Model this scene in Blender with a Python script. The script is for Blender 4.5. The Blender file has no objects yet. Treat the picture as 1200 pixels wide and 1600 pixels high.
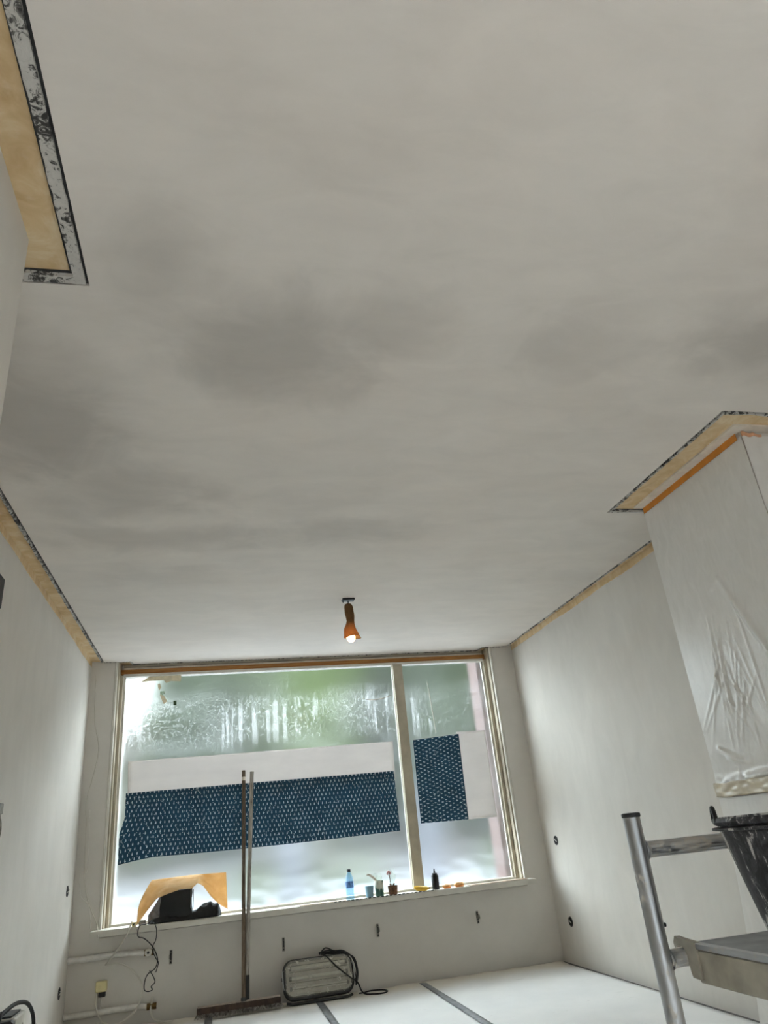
import bpy, bmesh, math, random
from mathutils import Vector, Matrix, noise

random.seed(7)
S = bpy.context.scene
COL = S.collection
R = math.radians
PI = math.pi

# ------------------------------------------------------------------ camera
cam_d = bpy.data.cameras.new('camera')
cam_d.sensor_fit = 'VERTICAL'
cam_d.sensor_height = 24.0
cam_d.lens = 24.0 * 1109.0 / 1600.0
cam_d.clip_start = 0.05
cam = bpy.data.objects.new('camera', cam_d)
COL.objects.link(cam)
cam.matrix_world = (Matrix.Translation((0, 0, 1.0441)) @ Matrix.Rotation(R(-14.4093), 4, 'Z')
                    @ Matrix.Rotation(R(114.5307), 4, 'X') @ Matrix.Rotation(R(-5.8082), 4, 'Z'))
S.camera = cam

# ------------------------------------------------------------------ light and exposure
SKY, SUN, EXPO = 6.7, 1.3, 1.03
W = bpy.data.worlds.new('overcast_sky')
S.world = W
W.use_nodes = True
wn = W.node_tree.nodes['Background']
wn.inputs[0].default_value = (0.88, 0.95, 1.0, 1)
wn.inputs[1].default_value = SKY
sun_d = bpy.data.lights.new('sun', 'SUN')
sun_d.energy = SUN
sun_d.angle = R(4)
sun_d.color = (1.0, 0.97, 0.93)
sun = bpy.data.objects.new('sun', sun_d)
COL.objects.link(sun)
sun.rotation_euler = Vector((0.10, 1.0, -0.42)).to_track_quat('-Z', 'Y').to_euler()
vs = S.view_settings
vs.view_transform = 'Standard'
vs.look = 'None'
vs.gamma = 1.0
vs.use_curve_mapping = False
vs.exposure = EXPO
S.cycles.max_bounces = 14
S.cycles.diffuse_bounces = 8
S.cycles.transmission_bounces = 10
S.cycles.transparent_max_bounces = 16
S.cycles.sample_clamp_indirect = 8.0


# ------------------------------------------------------------------ materials
def lin(c):
    c = c / 255.0
    return c / 12.92 if c <= 0.04045 else ((c + 0.055) / 1.055) ** 2.4


def rgb(r, g, b):
    return (lin(r), lin(g), lin(b), 1.0)


class NT:
    def __init__(s, name):
        s.m = bpy.data.materials.new(name)
        s.m.use_nodes = True
        s.t = s.m.node_tree
        s.n = s.t.nodes
        s.p = s.n['Principled BSDF']
        s.o = s.n['Material Output']

    def new(s, kind, **kw):
        nd = s.n.new('ShaderNode' + kind)
        for k, v in kw.items():
            if hasattr(nd, k):
                setattr(nd, k, v)
            else:
                nd.inputs[k].default_value = v
        return nd

    def link(s, a, b):
        s.t.links.new(a, b)

    def math(s, op, a, b=None, c=None, clamp=False):
        nd = s.n.new('ShaderNodeMath')
        nd.operation = op
        nd.use_clamp = clamp
        for i, v in enumerate((a, b, c)):
            if v is None:
                continue
            if isinstance(v, (int, float)):
                nd.inputs[i].default_value = v
            else:
                s.link(v, nd.inputs[i])
        return nd.outputs[0]

    def pos(s, space='Object'):
        return s.new('TexCoord').outputs[space]

    def world(s):
        return s.new('NewGeometry').outputs['Position']

    def mapping(s, vec, scale=(1, 1, 1), loc=(0, 0, 0), rot=(0, 0, 0)):
        mp = s.n.new('ShaderNodeMapping')
        mp.inputs['Scale'].default_value = scale
        mp.inputs['Location'].default_value = loc
        mp.inputs['Rotation'].default_value = rot
        s.link(vec, mp.inputs[0])
        return mp.outputs[0]

    def noise(s, vec, scale, detail=4, rough=0.55, dist=0.0):
        nd = s.n.new('ShaderNodeTexNoise')
        nd.inputs['Scale'].default_value = scale
        nd.inputs['Detail'].default_value = detail
        nd.inputs['Roughness'].default_value = rough
        nd.inputs['Distortion'].default_value = dist
        s.link(vec, nd.inputs['Vector'])
        return nd.outputs['Fac']

    def ramp(s, fac, stops):
        nd = s.n.new('ShaderNodeValToRGB')
        els = nd.color_ramp.elements
        while len(els) < len(stops):
            els.new(0.5)
        for e, (p, c) in zip(els, stops):
            e.position = p
            e.color = c if len(c) == 4 else (*c, 1)
        s.link(fac, nd.inputs[0])
        return nd.outputs[0]

    def step(s, fac, lo, hi, a=0.0, b=1.0):
        nd = s.n.new('ShaderNodeMapRange')
        nd.interpolation_type = 'SMOOTHSTEP'
        for k, v in zip(('From Min', 'From Max', 'To Min', 'To Max'), (lo, hi, a, b)):
            nd.inputs[k].default_value = v
        s.link(fac, nd.inputs['Value'])
        return nd.outputs[0]

    def mix(s, fac, a, b, blend='MIX'):
        nd = s.n.new('ShaderNodeMix')
        nd.data_type = 'RGBA'
        nd.blend_type = blend
        for sock, v in ((nd.inputs[0], fac), (nd.inputs[6], a), (nd.inputs[7], b)):
            if isinstance(v, (int, float)):
                sock.default_value = v
            elif isinstance(v, tuple):
                sock.default_value = v if len(v) == 4 else (*v, 1)
            else:
                s.link(v, sock)
        return nd.outputs[2]

    def bump(s, h, strength=0.2, dist=0.01):
        nd = s.n.new('ShaderNodeBump')
        nd.inputs['Strength'].default_value = strength
        nd.inputs['Distance'].default_value = dist
        s.link(h, nd.inputs['Height'])
        s.link(nd.outputs[0], s.p.inputs['Normal'])
        return nd.outputs[0]

    def xyz(s, vec):
        nd = s.n.new('ShaderNodeSeparateXYZ')
        s.link(vec, nd.inputs[0])
        return nd.outputs

    def base(s, c):
        if isinstance(c, tuple):
            s.p.inputs['Base Color'].default_value = c
        else:
            s.link(c, s.p.inputs['Base Color'])

    def set(s, rough=0.5, metal=0.0, spec=0.5, **kw):
        s.p.inputs['Roughness'].default_value = rough
        s.p.inputs['Metallic'].default_value = metal
        s.p.inputs['Specular IOR Level'].default_value = spec
        for k, v in kw.items():
            s.p.inputs[k].default_value = v
        return s


def plain(name, col, rough=0.6, metal=0.0, spec=0.4, var=0.12, scale=30, bump=0.0, **kw):
    t = NT(name)
    v = t.pos()
    f = t.noise(v, scale, 4)
    d = tuple(max(0, c * (1 - var * 1.6)) for c in col[:3])
    l = tuple(min(1, c * (1 + var)) for c in col[:3])
    t.base(t.ramp(f, [(0.3, d), (0.7, l)]))
    t.set(rough, metal, spec, **kw)
    if bump:
        t.bump(f, bump, 0.004)
    return t.m


M = {}


def mat_plaster(name, base, stains=None, var=0.06):
    t = NT(name)
    v = t.world()
    big = t.noise(v, 0.9, 3, 0.5)
    mid = t.noise(t.mapping(v, (1.0, 2.2, 1.0)), 3.2, 5, 0.6, 0.6)
    warm = t.noise(t.mapping(v, (1, 1, 1), (7, 3, 1)), 1.4, 2)
    c0 = base
    dark = tuple(c * (1 - var * 2.2) for c in base[:3])
    lite = tuple(min(1, c * (1 + var)) for c in base[:3])
    col = t.ramp(t.math('ADD', t.math('MULTIPLY', big, 0.55), t.math('MULTIPLY', mid, 0.45)), [(0.34, dark), (0.66, lite)])
    col = t.mix(t.step(warm, 0.4, 0.7, 0, 0.35), col, (0.97, 0.93, 0.90, 1), 'MULTIPLY')
    if stains:
        # damp patches where the fresh plaster has not dried yet
        tot = None
        dn = t.noise(v, 2.3, 4, 0.6, 0.8)
        for (x, y, rx, ry, amp) in stains:
            mp = t.mapping(v, (1 / rx, 1 / ry, 0), (-x / rx, -y / ry, 0))
            ln = t.new('VectorMath', operation='LENGTH')
            t.link(mp, ln.inputs[0])
            dd = t.math('ADD', ln.outputs['Value'], t.math('MULTIPLY_ADD', dn, 1.7, -0.85))
            k = t.step(dd, 0.15, 1.25, amp, 0.0)
            tot = k if tot is None else t.math('MAXIMUM', tot, k)
        col = t.mix(tot, col, tuple(c * 0.42 for c in base[:3]))
    t.base(col)
    t.set(0.75, spec=0.25)
    fine = t.noise(v, 60, 3)
    t.bump(t.math('ADD', t.math('MULTIPLY', mid, 0.8), t.math('MULTIPLY', fine, 0.12)), 0.12, 0.01)
    return t.m


CEIL = rgb(222, 215, 207)
M['ceiling'] = mat_plaster('ceiling_plaster', CEIL, [
    (0.22, 1.98, 0.50, 0.34, 0.48), (-0.16, 1.62, 0.22, 0.30, 0.34), (0.48, 1.86, 0.34, 0.26, 0.32),
    (-0.66, 2.55, 0.40, 0.60, 0.53), (-0.42, 3.10, 0.42, 0.42, 0.39), (-0.25, 3.66, 0.75, 0.24, 0.34),
    (0.62, 3.58, 0.55, 0.20, 0.30), (1.98, 1.80, 0.34, 0.26, 0.46), (1.24, 1.87, 0.26, 0.26, 0.23),
    (-0.35, 4.25, 0.50, 0.25, 0.18), (2.40, 4.35, 0.40, 0.30, 0.16), (0.70, 4.85, 0.70, 0.30, 0.14)], 0.05)
M['wall'] = mat_plaster('wall_plaster', rgb(210, 205, 197), None, 0.04)


def mat_tan():
    t = NT('bare_old_plaster')
    v = t.world()
    a = t.noise(t.mapping(v, (2.5, 2.5, 1)), 4, 5, 0.6, 0.7)
    b = t.noise(v, 18, 4)
    col = t.ramp(a, [(0.28, rgb(196, 166, 124)), (0.5, rgb(212, 185, 144)), (0.72, rgb(224, 206, 174))])
    col = t.mix(t.step(b, 0.55, 0.8, 0, 0.35), col, rgb(228, 214, 192))
    t.base(col)
    t.set(0.85, spec=0.2)
    t.bump(b, 0.2, 0.004)
    return t.m


M['tan'] = mat_tan()


def mat_bead():
    t = NT('plaster_stop_bead')
    v = t.world()
    a = t.noise(v, 38, 5, 0.7, 1.2)
    b = t.noise(v, 7, 2)
    f = t.math('ADD', a, t.math('MULTIPLY_ADD', b, 0.55, -0.27))
    t.base(t.ramp(f, [(0.40, rgb(60, 58, 56)), (0.46, rgb(110, 108, 104)), (0.51, rgb(192, 189, 183)), (0.8, rgb(204, 200, 194))]))
    t.set(0.6, spec=0.3)
    t.bump(f, 0.7, 0.006)
    return t.m


M['bead'] = mat_bead()
M['groove_shade'] = plain('painted_groove_shade', rgb(58, 58, 58), 0.8)  # dark colour put in for the shade in the bead gaps
M['white_paint'] = plain('white_window_paint', rgb(206, 201, 190), 0.4, var=0.05, scale=14)
M['beige_paint'] = plain('aged_cream_paint', rgb(178, 168, 148), 0.45, var=0.10, scale=9)
M['white_strip'] = plain('old_white_lime', rgb(218, 208, 194), 0.8, var=0.08, scale=16)
M['tape_orange'] = plain('orange_masking_tape', rgb(205, 132, 48), 0.5, var=0.14, scale=12)


def mat_wood(name, c1, c2, axis=(1, 12, 12), scale=6, rough=0.55):
    t = NT(name)
    v = t.mapping(t.world(), axis)
    a = t.noise(v, scale, 6, 0.6, 0.6)
    t.base(t.ramp(a, [(0.3, c1), (0.7, c2)]))
    t.set(rough, spec=0.3)
    t.bump(a, 0.15, 0.003)
    return t.m


M['brown_wood'] = mat_wood('bare_brown_timber', rgb(140, 88, 40), rgb(184, 132, 72))
M['broom_wood'] = mat_wood('dark_stained_handle', rgb(70, 56, 44), rgb(118, 102, 84), (14, 14, 1.2))
M['pole_wood'] = mat_wood('grey_splashed_handle', rgb(112, 104, 94), rgb(186, 180, 170), (14, 14, 2.0))
M['brush_block'] = plain('dark_brush_block', rgb(72, 56, 48), 0.8, var=0.25)


def mat_cloth_floor():
    t = NT('white_cover_fleece')
    v = t.world()
    a = t.noise(v, 2.2, 4)
    b = t.noise(t.mapping(v, (1, 4, 1)), 9, 5, 0.65, 0.5)
    col = t.ramp(a, [(0.3, rgb(230, 230, 229)), (0.7, rgb(240, 239, 237))])
    col = t.mix(t.step(b, 0.62, 0.75, 0, 0.35), col, rgb(168, 164, 158))
    # plaster dust swept up along the window wall
    y = t.xyz(v)[1]
    col = t.mix(t.math('MULTIPLY', t.step(t.math('ADD', y, t.math('MULTIPLY', a, 0.5)), 6.15, 6.5), 0.55), col, rgb(208, 196, 172))
    t.base(col)
    t.set(0.85, spec=0.2)
    t.bump(b, 0.3, 0.006)
    return t.m


M['fleece'] = mat_cloth_floor()
M['grey_tape'] = plain('grey_cloth_tape', rgb(120, 122, 124), 0.5, var=0.25, scale=22)
M['concrete'] = plain('grey_concrete', rgb(110, 108, 106), 0.9, var=0.2, scale=8)


def mat_alu(name='splashed_aluminium', lo=0.53, hi=0.60):
    t = NT(name)
    v = t.pos()
    a = t.noise(v, 22, 5, 0.65, 0.4)
    b = t.noise(t.mapping(v, (1, 1, 0.3)), 9, 4)
    spl = t.step(t.math('ADD', t.math('MULTIPLY', a, 0.6), t.math('MULTIPLY', b, 0.4)), lo, hi)
    t.base(t.mix(spl, rgb(176, 178, 180), rgb(186, 182, 174)))
    t.link(t.math('MULTIPLY_ADD', spl, -0.85, 0.95), t.p.inputs['Metallic'])
    t.link(t.math('MULTIPLY_ADD', spl, 0.4, 0.30), t.p.inputs['Roughness'])
    t.bump(spl, 0.25, 0.002)
    return t.m


M['alu'] = mat_alu()
M['alu_splash'] = mat_alu('heavily_splashed_aluminium', 0.44, 0.54)
M['deck'] = plain('worn_deck_sheet', rgb(150, 152, 154), 0.5, 0.3, var=0.2, scale=10, bump=0.2)
M['deck_side'] = plain('dirty_deck_side', rgb(168, 162, 148), 0.45, 0.4, var=0.22, scale=7, bump=0.15)
M['black_plastic'] = plain('black_plastic', rgb(30, 30, 32), 0.45, var=0.2)
M['dark_grey'] = plain('dark_grey_rubber', rgb(52, 52, 52), 0.6, var=0.2)


def mat_bucket():
    t = NT('splashed_black_bucket')
    v = t.mapping(t.pos(), (1.0, 1.0, 0.42))
    a = t.noise(v, 34, 6, 0.7, 0.8)
    b = t.noise(v, 9, 3)
    f = t.math('ADD', a, t.math('MULTIPLY_ADD', b, 0.5, -0.25))
    t.base(t.ramp(f, [(0.44, rgb(22, 22, 26)), (0.57, rgb(62, 62, 66)), (0.63, rgb(186, 184, 180))]))
    t.set(0.5)
    t.bump(f, 0.3, 0.003)
    return t.m


M['bucket'] = mat_bucket()


def mat_clear(name, col=(0.97, 0.98, 0.98, 1), gloss=0.08):
    t = NT(name)
    tr = t.new('BsdfTransparent')
    tr.inputs[0].default_value = col
    gl = t.new('BsdfGlossy')
    gl.inputs['Roughness'].default_value = 0.03
    fr = t.new('LayerWeight')
    fr.inputs[0].default_value = 0.5
    mx = t.new('MixShader')
    t.link(t.math('MULTIPLY_ADD', t.math('POWER', fr.outputs['Facing'], 5.0), 0.5, gloss * 0.5), mx.inputs[0])
    t.link(tr.outputs[0], mx.inputs[1])
    t.link(gl.outputs[0], mx.inputs[2])
    t.link(mx.outputs[0], t.o.inputs[0])
    return t.m


M['glass'] = mat_clear('window_glass')


def mat_film():
    """milky masking film on the glass, with condensation drops and run marks"""
    t = NT('milky_masking_film')
    v = t.world()
    x, y, z = t.xyz(v)
    drops = t.noise(v, 40, 4, 0.7, 1.2)
    patch = t.noise(t.mapping(v, (1.1, 1, 1.6), (4.2, 0, 1.3)), 1.5, 3)
    runs = t.noise(t.mapping(v, (26, 1, 0.9)), 1.0, 2)
    band = t.math('MULTIPLY', t.step(z, 1.78, 2.02), t.step(z, 2.20, 2.36, 1, 0))
    dr = t.math('MULTIPLY', t.math('MULTIPLY', t.step(drops, 0.5, 0.62), band), t.step(patch, 0.34, 0.52, 0.2, 1))
    rn = t.math('MULTIPLY', t.math('MULTIPLY', t.step(runs, 0.5, 0.62), band), t.step(patch, 0.5, 0.6))
    cl = t.noise(t.mapping(v, (1, 1, 2.4)), 2.4, 4)
    haze = t.math('ADD', t.step(cl, 0.3, 0.7, 0.02, 0.07), t.math('ADD', t.math('MULTIPLY', dr, 0.13), t.math('MULTIPLY', rn, 0.12)), clamp=True)
    rf = t.new('BsdfRefraction')
    rf.inputs['Color'].default_value = (0.93, 0.97, 0.97, 1)
    rf.inputs['Roughness'].default_value = 0.46
    rf.inputs['IOR'].default_value = 1.16
    tl = t.new('BsdfTranslucent')
    tl.inputs['Color'].default_value = (0.90, 0.93, 0.95, 1)
    gl = t.new('BsdfGlossy')
    gl.inputs['Roughness'].default_value = 0.25
    m1 = t.new('MixShader')
    t.link(haze, m1.inputs[0])
    t.link(rf.outputs[0], m1.inputs[1])
    t.link(tl.outputs[0], m1.inputs[2])
    m2 = t.new('MixShader')
    m2.inputs[0].default_value = 0.05
    t.link(m1.outputs[0], m2.inputs[1])
    t.link(gl.outputs[0], m2.inputs[2])
    bp = t.new('Bump')
    bp.inputs['Strength'].default_value = 0.25
    bp.inputs['Distance'].default_value = 0.004
    t.link(t.math('ADD', dr, cl), bp.inputs['Height'])
    for b in (rf, gl):
        t.link(bp.outputs[0], b.inputs['Normal'])
    t.link(m2.outputs[0], t.o.inputs[0])
    return t.m


M['film'] = mat_film()


def mat_paper(name, pattern=None, rot=0.0):
    """thin wrapping paper: printed front, some light coming through"""
    t = NT(name)
    if pattern is None:
        v = t.pos()
        a = t.noise(t.mapping(v, (1, 1, 3)), 3, 4)
        col = t.ramp(a, [(0.3, rgb(204, 201, 198)), (0.7, rgb(220, 217, 213))])
        tcol, tf = (0.80, 0.76, 0.74, 1), 0.32
    else:
        uv = t.new('UVMap').outputs[0]
        p = t.mapping(uv, (1 / 0.034, 1 / 0.066, 1), (0, 0, 0), (0, 0, rot))
        u, w, _ = t.xyz(p)
        row = t.math('FLOOR', t.math('MULTIPLY', w, 2.0))
        off = t.math('MULTIPLY', t.math('MODULO', row, 2.0), 0.5)
        fu = t.math('SUBTRACT', t.math('FRACT', t.math('ADD', u, off)), 0.5)
        fw = t.math('SUBTRACT', t.math('FRACT', t.math('MULTIPLY', w, 2.0)), 0.5)
        # drop: narrow towards its tip
        wid = t.math('MULTIPLY_ADD', fw, -0.14, 0.115)
        e1 = t.math('DIVIDE', fu, wid)
        e2 = t.math('DIVIDE', fw, 0.31)
        drop = t.math('LESS_THAN', t.math('ADD', t.math('MULTIPLY', e1, e1), t.math('MULTIPLY', e2, e2)), 1.0)
        # small dots between the drops
        vd = t.n.new('ShaderNodeTexVoronoi')
        vd.inputs['Scale'].default_value = 1.0
        vd.inputs['Randomness'].default_value = 0.75
        t.link(t.mapping(uv, (1 / 0.017, 1 / 0.017, 1)), vd.inputs['Vector'])
        dot = t.math('LESS_THAN', vd.outputs['Distance'], 0.21)
        wear = t.noise(uv, 5, 3)
        ground = t.ramp(wear, [(0.3, rgb(27, 64, 86)), (0.7, rgb(38, 80, 104))])
        k = t.math('MAXIMUM', drop, t.math('MULTIPLY', dot, 0.75))
        col = t.mix(k, ground, rgb(208, 224, 230))
        tcol, tf = (0.10, 0.24, 0.34, 1), 0.24
    t.base(col)
    t.set(0.6, spec=0.3)
    tl = t.new('BsdfTranslucent')
    tl.inputs[0].default_value = tcol
    if pattern:
        t.link(t.mix(0.25, col, tcol), tl.inputs[0])
    mx = t.new('MixShader')
    mx.inputs[0].default_value = tf
    t.link(t.p.outputs[0], mx.inputs[1])
    t.link(tl.outputs[0], mx.inputs[2])
    t.link(mx.outputs[0], t.o.inputs[0])
    return t.m


M['white_paper'] = mat_paper('plain_white_paper')
M['blue_paper'] = mat_paper('blue_drop_print_paper', True)


def mat_sheet():
    t = NT('thin_masking_sheet')
    v = t.pos()
    a = t.noise(t.mapping(v, (1, 2.2, 0.8)), 9, 5, 0.6, 1.0)
    t.base(t.ramp(a, [(0.3, rgb(226, 223, 217)), (0.7, rgb(236, 233, 228))]))
    t.set(0.28, spec=0.5)
    t.bump(a, 0.18, 0.006)
    tr = t.new('BsdfTransparent')
    mx = t.new('MixShader')
    mx.inputs[0].default_value = 0.10
    t.link(t.p.outputs[0], mx.inputs[1])
    t.link(tr.outputs[0], mx.inputs[2])
    t.link(mx.outputs[0], t.o.inputs[0])
    return t.m


M['sheet'] = mat_sheet()
M['clear_plastic'] = mat_clear('thin_clear_plastic', (0.86, 0.90, 0.92, 1), 0.12)
M['water'] = mat_clear('clear_blue_plastic', (0.62, 0.80, 0.94, 1), 0.12)


# ------------------------------------------------------------------ mesh helpers
class MB:
    def __init__(s):
        s.bm = bmesh.new()
        s.uv = None

    def box(s, x0, x1, y0, y1, z0, z1):
        vs_ = [s.bm.verts.new((x, y, z)) for x in (x0, x1) for y in (y0, y1) for z in (z0, z1)]
        for f in ((0, 1, 3, 2), (4, 6, 7, 5), (0, 4, 5, 1), (2, 3, 7, 6), (0, 2, 6, 4), (1, 5, 7, 3)):
            s.bm.faces.new([vs_[i] for i in f])
        return s

    def bevel(s, w=0.004, seg=2):
        bmesh.ops.bevel(s.bm, geom=list(s.bm.edges), offset=w, segments=seg, affect='EDGES', clamp_overlap=True)
        return s

    def tube(s, pts, r, seg=10, closed=False, caps=True):
        pts = [Vector(p) for p in pts]
        n = len(pts)
        rad = r if isinstance(r, (list, tuple)) else [r] * n
        rings = []
        up = None
        for i, p in enumerate(pts):
            if closed:
                d = pts[(i + 1) % n] - pts[i - 1]
            else:
                d = pts[min(i + 1, n - 1)] - pts[max(i - 1, 0)]
            d.normalize()
            if up is None:
                up = Vector((0, 0, 1)) if abs(d.z) < 0.9 else Vector((1, 0, 0))
            a = d.cross(up)
            if a.length < 1e-5:
                a = d.orthogonal()
            a.normalize()
            b = a.cross(d).normalized()
            up = b
            rings.append([s.bm.verts.new(p + (a * math.cos(2 * PI * k / seg) + b * math.sin(2 * PI * k / seg)) * rad[i]) for k in range(seg)])
        m = n if closed else n - 1
        for i in range(m):
            A, B_ = rings[i], rings[(i + 1) % n]
            for k in range(seg):
                s.bm.faces.new((A[k], A[(k + 1) % seg], B_[(k + 1) % seg], B_[k]))
        if caps and not closed:
            s.bm.faces.new(list(reversed(rings[0])))
            s.bm.faces.new(rings[-1])
        return s

    def lathe(s, prof, c=(0, 0, 0), seg=24, axis='Z', bot=True, top=True):
        rings = []
        for (r, h) in prof:
            ring = []
            for k in range(seg):
                a = 2 * PI * k / seg
                q = (r * math.cos(a), r * math.sin(a), h)
                if axis == 'X':
                    q = (h, q[0], q[1])
                elif axis == 'Y':
                    q = (q[0], h, q[1])
                ring.append(s.bm.verts.new((c[0] + q[0], c[1] + q[1], c[2] + q[2])))
            rings.append(ring)
        for A, B_ in zip(rings, rings[1:]):
            for k in range(seg):
                s.bm.faces.new((A[k], A[(k + 1) % seg], B_[(k + 1) % seg], B_[k]))
        if bot:
            s.bm.faces.new(list(reversed(rings[0])))
        if top:
            s.bm.faces.new(rings[-1])
        return s

    def poly(s, pts, z0, z1):
        lo = [s.bm.verts.new((x, y, z0)) for x, y in pts]
        hi = [s.bm.verts.new((x, y, z1)) for x, y in pts]
        n = len(pts)
        s.bm.faces.new(list(reversed(lo)))
        s.bm.faces.new(hi)
        for i in range(n):
            s.bm.faces.new((lo[i], lo[(i + 1) % n], hi[(i + 1) % n], hi[i]))
        return s

    def grid(s, nu, nv, fn, thick=0.0, drop=None, uvfn=None):
        V = [[s.bm.verts.new(fn(i / nu, j / nv)) for j in range(nv + 1)] for i in range(nu + 1)]
        lay = s.bm.loops.layers.uv.verify() if uvfn else None
        faces = []
        for i in range(nu):
            for j in range(nv):
                if drop and drop((i + .5) / nu, (j + .5) / nv):
                    continue
                f = s.bm.faces.new((V[i][j], V[i + 1][j], V[i + 1][j + 1], V[i][j + 1]))
                f.smooth = True
                if lay:
                    for l, (a, b) in zip(f.loops, ((i, j), (i + 1, j), (i + 1, j + 1), (i, j + 1))):
                        l[lay].uv = uvfn(a / nu, b / nv)
                faces.append(f)
        if thick:
            s.bm.normal_update()
            bmesh.ops.solidify(s.bm, geom=faces, thickness=thick)
        return s

    def ico(s, c, r, sub=2, sq=(1, 1, 1), amp=0.0, freq=2.0, seed=0.0):
        res = bmesh.ops.create_icosphere(s.bm, subdivisions=sub, radius=1.0)
        for v in res['verts']:
            k = 1 + amp * noise.noise(v.co * freq + Vector((seed, seed * 1.7, seed * 0.3)))
            v.co = Vector((c[0] + v.co.x * r * sq[0] * k, c[1] + v.co.y * r * sq[1] * k, c[2] + v.co.z * r * sq[2] * k))
        return s

    def build(s, name, mat, parent=None, smooth=False, org=None, recalc=True):
        bm = s.bm
        bm.normal_update()
        o_ = Vector(org) if org is not None else (parent_origin(parent) if parent else Vector((0, 0, 0)))
        if o_.length:
            bmesh.ops.translate(bm, verts=bm.verts, vec=-o_)
        if recalc:
            bmesh.ops.recalc_face_normals(bm, faces=[f for f in bm.faces])
        if smooth:
            for f in bm.faces:
                f.smooth = True
            for e in bm.edges:
                if len(e.link_faces) == 2 and e.calc_face_angle(0) > R(38):
                    e.smooth = False
        me = bpy.data.meshes.new(name)
        bm.to_mesh(me)
        bm.free()
        me.materials.append(M[mat] if isinstance(mat, str) else mat)
        ob = bpy.data.objects.new(name, me)
        COL.objects.link(ob)
        if parent:
            ob.parent = parent
        elif org is not None:
            ob.location = org
        return ob


def parent_origin(p):
    v = Vector(p.location)
    while p.parent:
        p = p.parent
        v += Vector(p.location)
    return v


def tag(o, label, cat, group=None, kind=None):
    o['label'] = label
    o['category'] = cat
    if group:
        o['group'] = group
    if kind:
        o['kind'] = kind
    return o


def thing(name, loc, label, cat, group=None):
    e = bpy.data.objects.new(name, None)
    e.empty_display_size = 0.05
    e.location = loc
    COL.objects.link(e)
    return tag(e, label, cat, group)


def struct(o, label, cat):
    o['kind'] = 'structure'
    o['label'] = label
    o['category'] = cat
    return o


def dup(root, loc, label, rotz=0.0):
    r = root.copy()
    COL.objects.link(r)
    r.location = loc
    r.rotation_euler.z = rotz
    r['label'] = label
    for ch in list(root.children):
        c = ch.copy()
        COL.objects.link(c)
        c.parent = r
        for g in list(ch.children):
            d = g.copy()
            COL.objects.link(d)
            d.parent = c
    return r


def spline(pts, n=8):
    """Catmull-Rom through points"""
    P = [Vector(p) for p in pts]
    P = [P[0] * 2 - P[1]] + P + [P[-1] * 2 - P[-2]]
    out = []
    for i in range(1, len(P) - 2):
        p0, p1, p2, p3 = P[i - 1:i + 3]
        for k in range(n):
            t = k / n
            out.append(0.5 * ((2 * p1) + (p2 - p0) * t + (2 * p0 - 5 * p1 + 4 * p2 - p3) * t * t + (3 * p1 - p0 - 3 * p2 + p3) * t ** 3))
    out.append(P[-2])
    return out


def lerp_pts(pts, u):
    """pts: list of (u, (x,y,z)) sorted"""
    for (u0, a), (u1, b) in zip(pts, pts[1:]):
        if u <= u1:
            k = (u - u0) / (u1 - u0)
            return Vector(a).lerp(Vector(b), k)
    return Vector(pts[-1][1])


# ------------------------------------------------------------------ room shell
XL, XR, YW, YB, H = -1.04, 2.75, 6.33, -2.7, 2.60
T = 0.25
HB = H + 0.30
OX0, OX1, OZ0 = -0.845, 2.535, 0.60           # front window opening

struct(MB().box(XL - T, XR + T, YB - T, YW + 0.32, -0.20, 0.0).build('floor', 'concrete'),
       'grey concrete floor under the white cover sheets', 'floor')

struct(MB().box(XL - T, XL, YB - T, YW + 0.32, 0, HB).build('wall_left', 'wall'),
       'light grey plastered wall with round socket holes beside the window', 'wall')
struct(MB().box(XR, XR + T, YB - T, YW + 0.32, 0, HB).build('wall_right', 'wall'),
       'light grey plastered wall running from chimney breast to window', 'wall')
w = MB()
w.box(XL, OX0, YW, YW + 0.32, 0, HB)
w.box(OX1, XR, YW, YW + 0.32, 0, HB)
w.box(OX0, OX1, YW, YW + 0.32, 0, OZ0 - 0.03)
w.box(OX0, OX1, YW + 0.17, YW + 0.32, 2.56, HB)
struct(w.build('wall_front', 'wall'), 'grey plastered wall around and below the wide window', 'wall')
w = MB()
BX0, BX1, BZ1 = -0.75, 2.45, 2.40
w.box(XL, BX0, YB - T, YB, 0, HB)
w.box(BX1, XR, YB - T, YB, 0, HB)
w.box(BX0, BX1, YB - T, YB, BZ1, HB)
struct(w.build('wall_back', 'wall'), 'plastered wall around the wide glazed garden doors', 'wall')
# breasts
struct(MB().box(XL, -0.51, 0.10, 1.594, 0, H + 0.012).build('wall_left_breast', 'wall'),
       'plastered wall projection with bare tan strip above it', 'wall')
CBX, CY0, CY1 = 2.36, 2.42, 3.245
struct(MB().box(CBX, XR, CY0, CY1, 0, H + 0.012).build('wall_right_breast', 'wall'),
       'chimney breast wrapped in clear masking sheet with orange tape along its top', 'wall')

# ceiling: bare old layer, finished plaster skin on it, stop beads around the skin
edge = [(-0.376, -0.06), (-0.376, 1.745), (-0.945, 1.755), (-0.938, 6.305), (-0.722, 6.312), (-0.708, 6.415),
        (2.425, 6.425), (2.45, 6.315), (2.690, 6.312), (2.672, 3.295), (2.147, 3.295), (2.147, 2.245),
        (2.660, 2.245), (2.660, -2.62), (-0.945, -2.62), (-0.945, -0.06)]
struct(MB().box(XL - T, XR + T, YB - T, YW + 0.32, H + 0.012, HB).build('ceiling', 'tan'),
       'bare tan strip of old ceiling left open along the walls', 'ceiling')
struct(MB().poly(edge, H, H + 0.012).build('ceiling_plaster_skin', 'ceiling'),
       'fresh grey plaster ceiling with darker damp patches', 'ceiling')


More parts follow.
